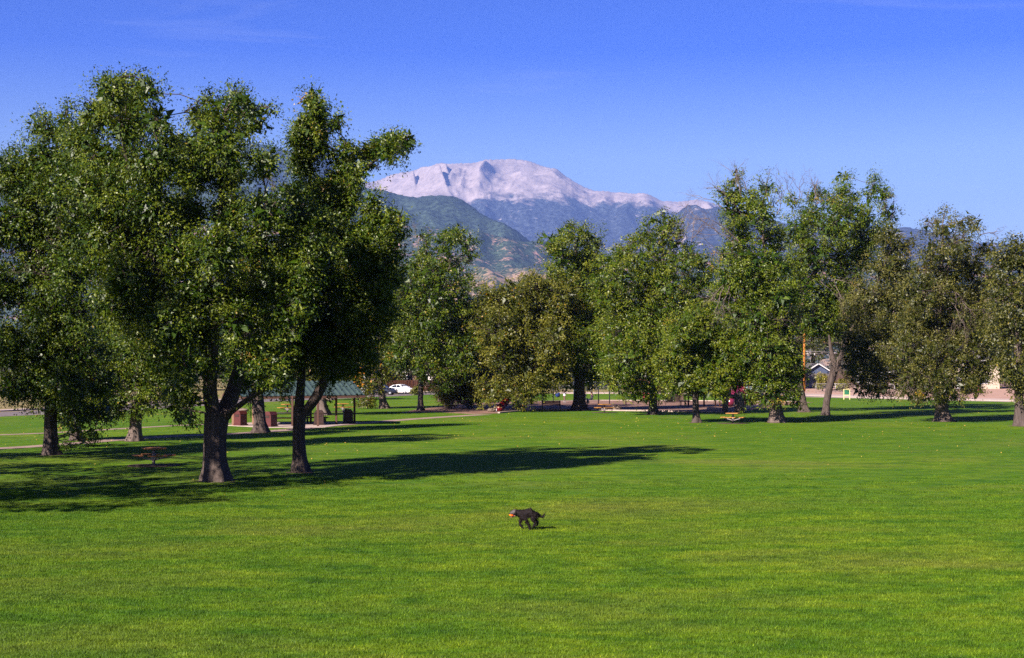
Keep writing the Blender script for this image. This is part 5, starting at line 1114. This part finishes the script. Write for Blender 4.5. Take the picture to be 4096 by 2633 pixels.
pl_ = G(3916, 1573, 0.01); person(pl_, R(182), 'person in red bending forward with a pale bag by the cream house', lean, ('cloth_red', 'cloth_red', 'shoe'))
m = MB().box((0, 0, .16), (.34, .16, .32), taper=.8); m.tube([(-.1, 0, .31), (-.06, 0, .48), (.06, 0, .48), (.1, 0, .31)], .012, 5)
tag(m.build('carry_bag', M['bag_blue'], None, pl_ + Vector((-.66, 0, .50))), 'pale blue-white bag hanging from the hands of the person in red', 'bag')
st = empty('stroller', pw + Vector((.85, -.02, 0)), R(-6), 'dark blue stroller pushed along the pavement behind the big elm', 'stroller')
MB().add([(-.25, -.24, .45), (.3, -.24, .38), (.42, -.24, .6), (-.3, -.24, .95), (-.25, .24, .45), (.3, .24, .38), (.42, .24, .6), (-.3, .24, .95)], [(0, 1, 2, 3), (7, 6, 5, 4), (0, 4, 5, 1), (1, 5, 6, 2), (3, 7, 4, 0)]).build('seat', M['cloth_navy'], st)
MB().ball((-.1, 0, .88), (.33, .25, .22), 12, 7).build('canopy', M['cloth_navy'], st)
MB().tube([(-.3, -.24, .95), (-.5, -.24, 1.04), (-.5, .24, 1.04), (-.3, .24, .95)], .014, 6).tube([(-.3, .24, .9), (.3, .24, .12)], .014, 6).tube([(-.3, -.24, .9), (.3, -.24, .12)], .014, 6).build('frame', M['galv'], st)
for x in (-.28, .3):
    for s_ in (-1, 1): MB().lathe([(.02, -.02), (.12, -.02), (.13, 0), (.12, .02), (.02, .02)], 14, (x, s_ * .27, .13), 'Y').build('wheel', M['tyre'], st)

# ------------------------------------------------------------------ playground pieces
rs = empty('slide_tower', G(2026, 1642), 0, 'small domed red slide tower under the wide olive tree', 'slide')
MB().lathe([(.02, 2.72), (.22, 2.70), (.42, 2.58), (.52, 2.40), (.54, 2.28)], 16, (0.15, .2, 0)).build('dome', M['play_red'], rs)
for x, y in ((-.35, -.3), (.65, -.3), (-.35, .7), (.65, .7)):
    MB().tube([(x, y, 0), (x, y, 2.30)], .055, 8).build('post', M['play_maroon'], rs)
for x in (-.36, .66): MB().box((x, .2, 1.75), (.05, .95, .95)).build('side_panel', M['play_maroon'], rs)
MB().box((.15, .2, 1.12), (1.05, 1.05, .07)).build('deck', M['black_metal'], rs)
MB().tube([(.15, -.3, 1.12), (.0, -.9, .95), (-.5, -1.9, .42), (-.65, -2.3, .28), (-.72, -2.7, .26)], [.34, .34, .34, .34, .32], 10).build('chute', M['play_red'], rs)
for k in range(5): MB().bar((.75, -.2 + .0, .2 + k * .2), (.75, .6, .2 + k * .2), .035).build('rung', M['black_metal'], rs)
pt = empty('pedestal_table', G(1986, 1649), 0, 'tiny cream pedestal table at the playground corner', 'play table')
MB().tube([(0, 0, 0), (0, 0, .44)], .045, 8).build('pedestal', M['sign_white'], pt)
MB().box((0, 0, .46), (.5, .4, .05)).build('table_top', M['cream_paint'], pt, bevel=.008)
pt = MB(); pt.prism([(math.cos(k / 10 * 6.283) * .38, math.sin(k / 10 * 6.283) * .3) for k in range(10)], -.03, .03)
def park_bench(px, py, rz, label):
    t_ = empty('park_bench', G(px, py), rz, label, 'bench', 'benches at the playground')
    for k in range(3): MB().box((0, -.22 + k * .16, .44), (1.85, .14, .04)).build('seat_slat', M['bin_dark'], t_)
    for k in range(3): MB().box((0, .27 + k * .03, .56 + k * .13), (1.85, .03, .11)).build('back_slat', M['bin_dark'], t_)
    for x in (-.85, .85):
        MB().tube([(x, -.28, 0), (x, -.28, .62), (x, .22, .62)], .03, 8).tube([(x, .24, 0), (x, .36, .92)], .03, 8).build('leg_frame', M['black_metal'], t_)
park_bench(2205, 1640, R(2), 'dark slatted bench left of the massive black trunk')
park_bench(1838, 1636, R(-8), 'dark bench in the shade of the low spreading tree')
def post_(px, py, h, label, mt='black_metal', rad=.05):
    m = MB().tube([(0, 0, -.02), (0, 0, h)], rad, 10); m.lathe([(rad * 1.5, 0.0), (rad * 1.5, .03), (rad, .04)], 10); m.ball((0, 0, h), rad * 1.15, 10, 6)
    tag(m.build('bollard', M[mt], None, G(px, py)), label, 'post', 'posts in the wood chips')
post_(2504, 1622, 1.15, 'thin black post standing alone between picnic table and red panel')
post_(2349, 1634, .98, 'thin black post just right of the massive trunk')
# red bumpy play panel
pp_ = empty('play_board', G(2590, 1606), R(4), 'red ribbed play board beside the short dark trunk', 'play panel')
for x in (-.52, .52): MB().tube([(x, 0, 0), (x, 0, 1.05)], .05, 8).build('post', M['play_maroon'], pp_)
MB().box((0, .02, .55), (1.0, .06, .92)).build('panel', M['play_red_dull'], pp_)
for i in range(4):
    for j in range(4): MB().ball((-.36 + i * .24, -.03, .22 + j * .22), (.095, .05, .09), 10, 6).build('knob', M['play_red_dull'], pp_)
# mesh litter cage
mc = empty('litter_cage', G(2679, 1611), R(10), 'square dark wire-mesh litter cage on the playground', 'litter cage')
for x in (-.45, .45):
    for y in (-.4, .4): MB().box((x, y, .5), (.05, .05, 1.0)).build('corner_post', M['black_metal'], mc)
wm = MB()
for y in (-.4, .4):
    for k in range(10): wm.bar((-.4 + k * .09, y, .06), (-.4 + k * .09, y, .96), .014)
    for k in range(8): wm.bar((-.45, y, .1 + k * .12), (.45, y, .1 + k * .12), .014)
for x in (-.45, .45):
    for k in range(8): wm.bar((x, -.36 + k * .1, .06), (x, -.36 + k * .1, .96), .014)
wm.build('wire_mesh', M['black_metal'], mc)['kind'] = 'stuff'
MB().box((0, 0, 1.01), (.98, .88, .03)).build('rim', M['black_metal'], mc)
MB().lathe([(.01, .08), (.3, .08), (.34, .8)], 14).build('drum', M['bin_dark'], mc)
# play tower with roof, deck posts and spiral slide
tw = empty('play_structure', G(2870, 1627), 0, 'brown play structure with decks, a small roof and a maroon spiral slide', 'play structure')
to = tw.location; ppt = FPX / to.y
def Tx(px, dy=0.0): return (px - 2870) / ppt
def Tz(py): return (1627 - py) / ppt
for px, dy, top in ((2740, 0, 1500), (2760, 1.5, 1500), (2815, 0, 1480), (2825, 1.6, 1480), (2862, 0, 1475), (2870, 1.7, 1475), (2900, 0, 1478), (2875, -.9, 1500), (2948, 0, 1495), (2955, 1.5, 1495), (2982, .2, 1500), (2985, 1.6, 1500)):
    MB().tube([(Tx(px), dy, 0), (Tx(px), dy, Tz(top))], .062, 8).build('post', M['play_brown'], tw)
for x0, x1, z in ((2740, 2830, 1.15), (2830, 2905, 1.45), (2905, 2985, 1.7)):
    MB().box(((Tx(x0) + Tx(x1)) / 2, .8, z), (Tx(x1) - Tx(x0) - .03, 1.6, .08)).build('deck', M['play_maroon'], tw)
    MB().box(((Tx(x0) + Tx(x1)) / 2, -.03, z + .42), (Tx(x1) - Tx(x0) - .2, .05, .62)).build('guard_panel', M['play_maroon'], tw)
    for k in range(3): MB().bar((Tx(x0), 1.62, z + .3 + k * .28), (Tx(x1), 1.62, z + .3 + k * .28), .035).build('rail', M['play_brown'], tw)
cx = Tx(2882); zr = Tz(1480)
MB().add([(cx - .75, -.35, zr), (cx + .75, -.35, zr), (cx + .75, 1.95, zr), (cx - .75, 1.95, zr), (cx, .8, zr + .62)], [(0, 1, 4), (1, 2, 4), (2, 3, 4), (3, 0, 4), (3, 2, 1, 0)]).build('roof', M['play_blue'], tw)
pts = []; 
for k in range(22):
    th = 2.9 + k / 21 * 5.2; pts.append((Tx(2998) + 1.0 * math.cos(th), .4 + 1.0 * math.sin(th), 1.85 - 1.55 * k / 21))
pts.append((pts[-1][0] + .75, pts[-1][1] - .1, .27))
sl = MB(); P_ = [Vector(p) for p in pts]; vs_ = []
for i, p in enumerate(P_):
    d_ = (P_[min(i + 1, len(P_) - 1)] - P_[max(i - 1, 0)]); d_.z = 0; d_.normalize(); sd_ = Vector((-d_.y, d_.x, 0))
    for u, v_ in ((-.40, .30), (-.37, .06), (-.2, -.03), (.2, -.03), (.37, .06), (.42, .42), (.46, .42), (.42, 0.02), (.2, -.10), (-.2, -.10), (-.42, .02), (-.44, .30)): vs_.append(p + sd_ * -u + Vector((0, 0, v_)))
n = 12; sl.add(vs_, [(i * n + j, i * n + (j + 1) % n, (i + 1) * n + (j + 1) % n, (i + 1) * n + j) for i in range(len(P_) - 1) for j in range(n)] + [tuple(range(n)), tuple(reversed(range((len(P_) - 1) * n, len(P_) * n)))], True)
sl.build('spiral_slide', M['play_maroon'], tw)
MB().tube([(Tx(2998), .4, 0), (Tx(2998), .4, 2.2)], .07, 10).build('spiral_post', M['play_brown'], tw)
MB().tube([(Tx(2945), -.1, 1.85), (Tx(2935), -.9, 1.5), (Tx(2915), -1.9, .7), (Tx(2905), -2.5, .35)], [.38, .38, .38, .36], 12).build('straight_slide', M['play_maroon'], tw)
lp = []
for k in range(17):
    th = 2 * math.pi * k / 16; lp.append((Tx(2962) + .32 * math.cos(th), -.2, .95 + .32 * math.sin(th)))
MB().tube(lp, .022, 6, False).build('climbing_ring', M['black_metal'], tw)
# information kiosk post and drinking station
ks = empty('kiosk', G(2716, 1608), 0, 'dark brown kiosk cabinet with tan side behind the slim trunk', 'kiosk')
MB().box((-.25, 0, .85), (.62, .5, 1.7)).build('cabinet', M['bin_dark'], ks, bevel=.02)
MB().box((.3, .05, .8), (.46, .4, 1.6)).build('side_box', M['siding_brown'], ks, bevel=.02)
MB().box((-.1, 0, 1.74), (1.15, .62, .07)).build('cap', M['beam_brown'], ks)
fs = empty('play_table', G(2738, 1624), R(8), 'black low play table with tan legs before the brown kiosk', 'play table')
MB().box((0, 0, .52), (1.1, .6, .12)).build('table_top', M['black_metal'], fs, bevel=.01)
for x in (-.42, .42):
    for y in (-.22, .22): MB().tube([(x, y, 0), (x, y, .48)], .035, 8).build('leg', M['post_wood'], fs)
# climbing rock arch
m = MB(); rr = random.Random(8)
cr = empty('climbing_rock', G(2932, 1650), 0, 'brown climbing boulder with an arch through its middle', 'climbing rock')
def lump(pts, rad, name):
    m = MB().tube(pts, rad, 14); m.v = [(x + rr.uniform(-.045, .045), y + rr.uniform(-.06, .06), z + rr.uniform(-.04, .04)) for x, y, z in m.v]; m.build(name, M['rock'], cr)
lump([(-.72, 0, -.1), (-.72, 0, .5), (-.68, 0, 1.0), (-.62, 0, 1.5), (-.5, .05, 1.78), (-.2, .05, 1.82)], [.30, .27, .30, .38, .36, .2], 'rock_pillar')
lump([(.62, -.1, -.1), (.60, -.1, .5), (.56, -.05, 1.05), (.50, 0, 1.40), (.30, .02, 1.58), (.1, .03, 1.62)], [.52, .48, .42, .36, .26, .14], 'rock_pillar')
lump([(-.66, .05, 1.60), (-.2, .05, 1.48), (.2, .05, 1.44), (.55, .03, 1.36)], [.22, .20, .20, .24], 'rock_lintel')

# ------------------------------------------------------------------ signs, poles
sg = empty('park_sign', G(3387, 1599), R(-6), 'cream framed park sign with a green board on the far lawn', 'sign')
for x in (-.36, .36): MB().box((x, 0, .68), (.10, .10, 1.36)).build('post', M['cream_paint'], sg, bevel=.008)
for z in (1.31, .55): MB().box((0, 0, z), (.62, .08, .10)).build('rail', M['cream_paint'], sg, bevel=.006)
MB().box((0, 0, .93), (.60, .05, .62)).build('board', M['green_panel'], sg)
def up(label, px, py, top, w, mt='pole_wood', cat='utility pole', arms=()):
    p = G(px, py, 0.02); k = FPX / p.y; h = (py - top) / k; t_ = empty('utility_pole', p, 0, label, cat, 'poles along the street')
    MB().tube([(0, 0, -.05), (0, 0, h * .5), (0, 0, h)], [w / 2, w * .45, w * .38], 12).build('pole', M[mt], t_)
    return t_, h, k
up('short orange-brown utility pole beside the blue house', 2443, 1560, 1385, .38)
t_, h, k = up('tall orange-brown utility pole with a street lamp arm by the grey garage', 3217, 1566, 1180, .40)
za = (1566 - 1408) / k; xr = (3340 - 3217) / k
MB().tube([(.1, 0, za + .1), (xr * .2, 0, za + .12), (xr, 0, za - .12)], .035, 8).build('lamp_arm', M['galv'], t_)
MB().tube([(.1, 0, za - .35), (xr * .18, 0, za - .18), (xr * .62, 0, za - .32)], .03, 8).build('lamp_arm', M['galv'], t_)
MB().bar((xr * .2, 0, za + .1), (xr * .14, 0, za - .25), .04).build('arm_brace', M['galv'], t_)
MB().ball((xr, 0, za - .18), (.32, .14, .09), 10, 6).build('lamp_head', M['galv'], t_)
MB().tube([(xr * .33, 0, za - .23), (xr * .33, 0, za - .55)], .05, 8).build('insulator', M['sign_white'], t_)
MB().box((0, 0, (1566 - 1215) / k), (2.4, .12, .14)).build('crossarm', M['pole_wood'], t_)
up('weathered utility pole behind the spiral slide', 2979, 1590, 1400, .30, 'post_wood')
ys = empty('sign_post', G(2375, 1568, .02), 0, 'yellow sign post with a small white board behind the swings', 'sign')
k = FPX / ys.location.y
MB().tube([(0, 0, -.02), (-.08, 0, (1568 - 1508) / k)], .045, 8).build('post', M['yellow_paint'], ys)
MB().tube([(-.08, 0, (1568 - 1508) / k), (-.1, 0, (1568 - 1488) / k)], .03, 8).build('post_top', M['galv'], ys)
MB().box((-.24, -.04, (1568 - 1496) / k), (.36, .03, .60)).build('board', M['sign_white'], ys)
ss_ = empty('street_sign', G(1458, 1578, .02), 0, 'street sign on a thin white pole left of the grey car', 'sign')
k = FPX / ss_.location.y
MB().tube([(0, 0, 0), (0, 0, (1578 - 1500) / k)], .035, 8).build('pole', M['sign_white'], ss_)
MB().box((-.05, -.05, (1578 - 1512) / k), (.46, .02, .60)).build('board', M['sign_white'], ss_)
MB().box((-.08, -.05, (1578 - 1523) / k - .1), (.42, .02, .32)).build('board', M['sign_white'], ss_)
sp2 = empty('street_sign', G(1924, 1563, .02), 0, 'slim sign pole by the corner left of the red slide', 'sign')
MB().tube([(0, 0, 0), (0, 0, 2.6)], .03, 8).build('pole', M['galv'], sp2); MB().box((0, -.04, 2.4), (.4, .02, .45)).build('board', M['galv'], sp2)

# ------------------------------------------------------------------ fences
def chain_fence(pts, h, label, step=2.8):
    t_ = empty('chain_link_fence', pts[0], 0, label, 'fence', 'chain link fences'); o = Vector(pts[0]); w = MB()
    for a_, b_ in zip(pts[:-1], pts[1:]):
        a_, b_ = Vector(a_) - o, Vector(b_) - o; L = (b_ - a_).length; n = max(1, round(L / step))
        for k in range(n + 1):
            p = a_.lerp(b_, k / n); MB().tube([p, p + Vector((0, 0, h))], .035, 8).build('post', M['galv'], t_)
        MB().tube([a_ + Vector((0, 0, h)), b_ + Vector((0, 0, h))], .028, 8).build('top_rail', M['galv'], t_)
        d_ = (b_ - a_).normalized(); q = 0.0
        while q < L:
            for s_ in (1, -1):
                e = q + s_ * h
                p0, p1 = a_ + d_ * q, a_ + d_ * min(max(e, 0), L) + Vector((0, 0, abs(min(max(e, 0), L) - q)))
                w.tube([p0, p1], .0045, 3, False)
            q += 0.14
    w.build('wire_mesh', M['galv'], t_)['kind'] = 'stuff'
chain_fence([G(2208, 1563, .012), G(2345, 1562, .012), G(2482, 1561, .012)], 1.5, 'chain link fence with pale rail behind the swing set')
chain_fence([G(3264, 1572, .012), G(3420, 1573, .012), G(3660, 1576, .012), G(3840, 1582, .012)], 1.42, 'long chain link fence along the sandy lot')
def wood_fence(a_, b_, h, label, mt='fence_wood'):
    a_, b_ = Vector(a_), Vector(b_); t_ = empty('wooden_fence', a_, 0, label, 'fence', 'wooden fences'); L = (b_ - a_).length; d_ = (b_ - a_).normalized(); rz = math.atan2(d_.y, d_.x)
    rr = random.Random(int(L * 10)); n = int(L / .30); bd = MB().box((0, 0, h / 2), (.27, .03, h)).mesh('board'); bd.materials.append(M[mt])
    for k in range(n):
        p = d_ * (k * .30 + .15); o = link('board', bd, None, t_); o.location = (p.x, p.y, rr.uniform(-.06, .02)); o.rotation_euler = (rr.uniform(-.02, .02), rr.uniform(-.012, .012), rz + rr.uniform(-.06, .06))
    for z in (.35, h - .3): MB().bar(d_ * 0 + Vector((0, 0, z)) + Vector((-d_.y, d_.x, 0)) * .05, d_ * L + Vector((0, 0, z)) + Vector((-d_.y, d_.x, 0)) * .05, .05, .09).build('rail', M[mt], t_)
wood_fence(G(2492, 1560, .012), G(2760, 1559, .012), 1.9, 'reddish-brown board fence behind the red play panel')
wood_fence(G(1500, 1566, .012), G(1760, 1563, .012), 1.8, 'dark brown board fence behind the white sedan')
wood_fence(G(2900, 1559, .012), G(3010, 1560, .012), 1.7, 'dark board fence behind the pale blue van')

# ------------------------------------------------------------------ houses
def house(loc, rz, w, d, h, rh, label, wall, roof='shingle', wins=(), doors=(), gable_front=True, board=.28, gmat=None):
    t_ = empty('house', loc, rz, label, 'house', 'houses beyond the streets')
    nb = int(h / board)
    MB().box((0, d / 2, h / 2), (w - .06, d - .06, h)).build('wall', M[wall], t_)
    sd_ = MB().box((0, 0, 0), (w, .03, board * .96)).mesh('siding_board'); sd_.materials.append(M[wall])
    for k in range(nb):
        o = link('siding_board', sd_, None, t_); o.location = (0, -.002, board * (k + .5)); o.rotation_euler = (R(3), 0, 0)
    ov = .45
    if gable_front:
        MB().add([(-w / 2, 0, h), (w / 2, 0, h), (0, 0, h + rh), (-w / 2, d, h), (w / 2, d, h), (0, d, h + rh)], [(0, 1, 2), (5, 4, 3), (0, 3, 4, 1)]).build('gable', M[gmat or wall], t_)
        for s_ in (-1, 1):
            e = Vector((s_ * (w / 2 + ov), 0, h - ov * rh / (w / 2))); q = Vector((0, 0, h + rh)); nrm = Vector((s_ * rh, 0, w / 2)).normalized() * .12
            vs_ = []
            for y in (-ov, d + ov): vs_ += [e + Vector((0, y, 0)), q + Vector((0, y, 0)), q + Vector((0, y, 0)) + nrm, e + Vector((0, y, 0)) + nrm]
            MB().add(vs_, [(0, 1, 2, 3), (7, 6, 5, 4), (0, 4, 5, 1), (1, 5, 6, 2), (2, 6, 7, 3), (3, 7, 4, 0)]).build('roof_slope', M[roof], t_)
            MB().bar(e + Vector((0, -ov - .03, .02)), q + Vector((0, -ov - .03, .02)), .05, .17).build('barge_board', M['trim_white'], t_)
    else:
        for s_ in (0, 1):
            y0 = -ov if s_ == 0 else d + ov; e = Vector((0, y0, h - .15)); q = Vector((0, d / 2, h + rh)); vs_ = []
            for x in (-w / 2 - ov, w / 2 + ov): vs_ += [e + Vector((x, 0, 0)), q + Vector((x, 0, 0)), q + Vector((x, 0, .12)), e + Vector((x, 0, .12))]
            MB().add(vs_, [(0, 1, 2, 3), (7, 6, 5, 4), (0, 4, 5, 1), (1, 5, 6, 2), (2, 6, 7, 3), (3, 7, 4, 0)]).build('roof_slope', M[roof], t_)
        MB().add([(-w / 2 + .02, 0, h), (-w / 2 + .02, d, h), (-w / 2 + .02, d / 2, h + rh), (w / 2 - .02, 0, h), (w / 2 - .02, d, h), (w / 2 - .02, d / 2, h + rh)], [(0, 1, 2), (5, 4, 3)]).build('gable', M[wall], t_)
        MB().box((0, -ov - .03, h - .12), (w + 2 * ov, .04, .18)).build('fascia', M['trim_white'], t_)
    for x, z, ww, hh in wins:
        wn_ = empty('window', (x, -.03, z), 0); wn_.parent = t_
        fr = MB()
        for sx in (-1, 1): fr.box((sx * ww / 2, 0, 0), (.10, .10, hh + .1))
        for sz in (-1, 0, 1): fr.box((0, 0, sz * hh / 2), (ww - .1, .08 if sz == 0 else .10, .10 if sz else .05))
        fr.build('frame', M['trim_white'], wn_); MB().box((0, .02, 0), (ww - .1, .03, hh - .1)).build('pane', M['glass_dark'], wn_)
    for x, ww, hh, mt in doors:
        dr = empty('door', (x, -.04, hh / 2), 0); dr.parent = t_
        MB().box((0, 0, 0), (ww, .05, hh)).build('leaf', M[mt], dr)
        for k in range(4): MB().box((0, -.035, -hh / 2 + (k + .5) * hh / 4), (ww - .2, .02, hh / 4 - .08)).build('panel', M[mt], dr)
    return t_
house(G(3272, 1553, .012), R(3), 5.6, 7, 2.75, 1.75, 'grey garage with a blue gable and pale roof edge', 'siding_grey', gmat='siding_blue', doors=((-.3, 2.6, 2.2, 'siding_grey'),))
house(G(2435, 1554, .012), R(-4), 8.5, 8, 2.9, 1.9, 'blue-grey house behind the short utility pole', 'siding_blue', gable_front=False, wins=((1.3, 1.6, 1.6, 1.2), (-2, 1.6, 1.3, 1.1)))
house(G(3905, 1556, .012), R(10), 9.0, 9, 5.2, 2.0, 'cream two storey house at the picture edge with white framed windows', 'siding_cream', gable_front=False, wins=((-1.7, 1.5, 1.2, 1.7), (-1.7, 3.9, 1.2, 1.3), (1.6, 1.6, 1.6, 1.3), (1.6, 3.9, 1.3, 1.3)), doors=((-3.4, 1.0, 2.1, 'trim_white'),))
house(G(1795, 1551, .012), R(12), 6.5, 8, 3.2, 1.8, 'white house behind the low spreading tree', 'siding_white', wins=((1.2, 1.7, 1.0, 1.2), (-1.6, 1.7, 1.0, 1.2)))
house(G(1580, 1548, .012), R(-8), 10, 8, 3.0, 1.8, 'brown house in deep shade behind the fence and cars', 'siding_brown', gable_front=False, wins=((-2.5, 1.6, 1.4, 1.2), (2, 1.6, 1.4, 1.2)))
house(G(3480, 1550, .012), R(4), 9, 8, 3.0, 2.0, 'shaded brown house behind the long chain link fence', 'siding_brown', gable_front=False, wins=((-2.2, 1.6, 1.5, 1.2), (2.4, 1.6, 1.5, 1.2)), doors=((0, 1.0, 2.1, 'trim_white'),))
house(G(3040, 1548, .012), R(-3), 9, 8, 3.1, 2.0, 'pale house glimpsed between the spiral slide and hollow elm', 'siding_cream', gable_front=False, wins=((-2.4, 1.7, 1.3, 1.2), (2.2, 1.7, 1.3, 1.2)))
house(G(2700, 1546, .012), R(5), 10, 8, 3.0, 2.0, 'white house hidden behind the reddish board fence', 'siding_white', gable_front=False, wins=((-2.4, 1.7, 1.3, 1.2), (2.2, 1.7, 1.3, 1.2)))
house(G(640, 1562, .012), R(16), 10, 8, 3.0, 1.9, 'cream house across the left street behind the forked ash', 'siding_cream', gable_front=False, wins=((-2.5, 1.6, 1.4, 1.2), (2, 1.6, 1.4, 1.2)))
house(G(1050, 1556, .012), R(14), 10, 8, 3.0, 1.9, 'white house across the left street beyond the shelter', 'siding_white', gable_front=False, wins=((-2.5, 1.6, 1.4, 1.2), (2, 1.6, 1.4, 1.2)))
# planter block on the sandy verge
m = MB().box((0, 0, .28), (.75, .6, .56), taper=1.12); m.box((0, 0, .58), (.95, .78, .06))
tag(m.build('planter', M['dirt'], None, G(3641, 1581, .01)), 'square orange clay planter on the sandy verge by the fence', 'planter')

# ------------------------------------------------------------------ haze
hz = MB().box((0, 12250, 1319.0), (52500, 24600, 2642)).build('haze', None)
hm = bpy.data.materials.new('haze'); hm.use_nodes = True; nt = hm.node_tree; nt.nodes.clear()
vo = nt.nodes.new('ShaderNodeVolumePrincipled'); ou = nt.nodes.new('ShaderNodeOutputMaterial'); nt.links.new(vo.outputs[0], ou.inputs['Volume'])
vo.inputs['Color'].default_value = (0.23, 0.39, 1.0, 1); vo.inputs['Density'].default_value = 3.4e-5; vo.inputs['Anisotropy'].default_value = 0.0
hz.data.materials.append(hm); hz['kind'] = 'stuff'
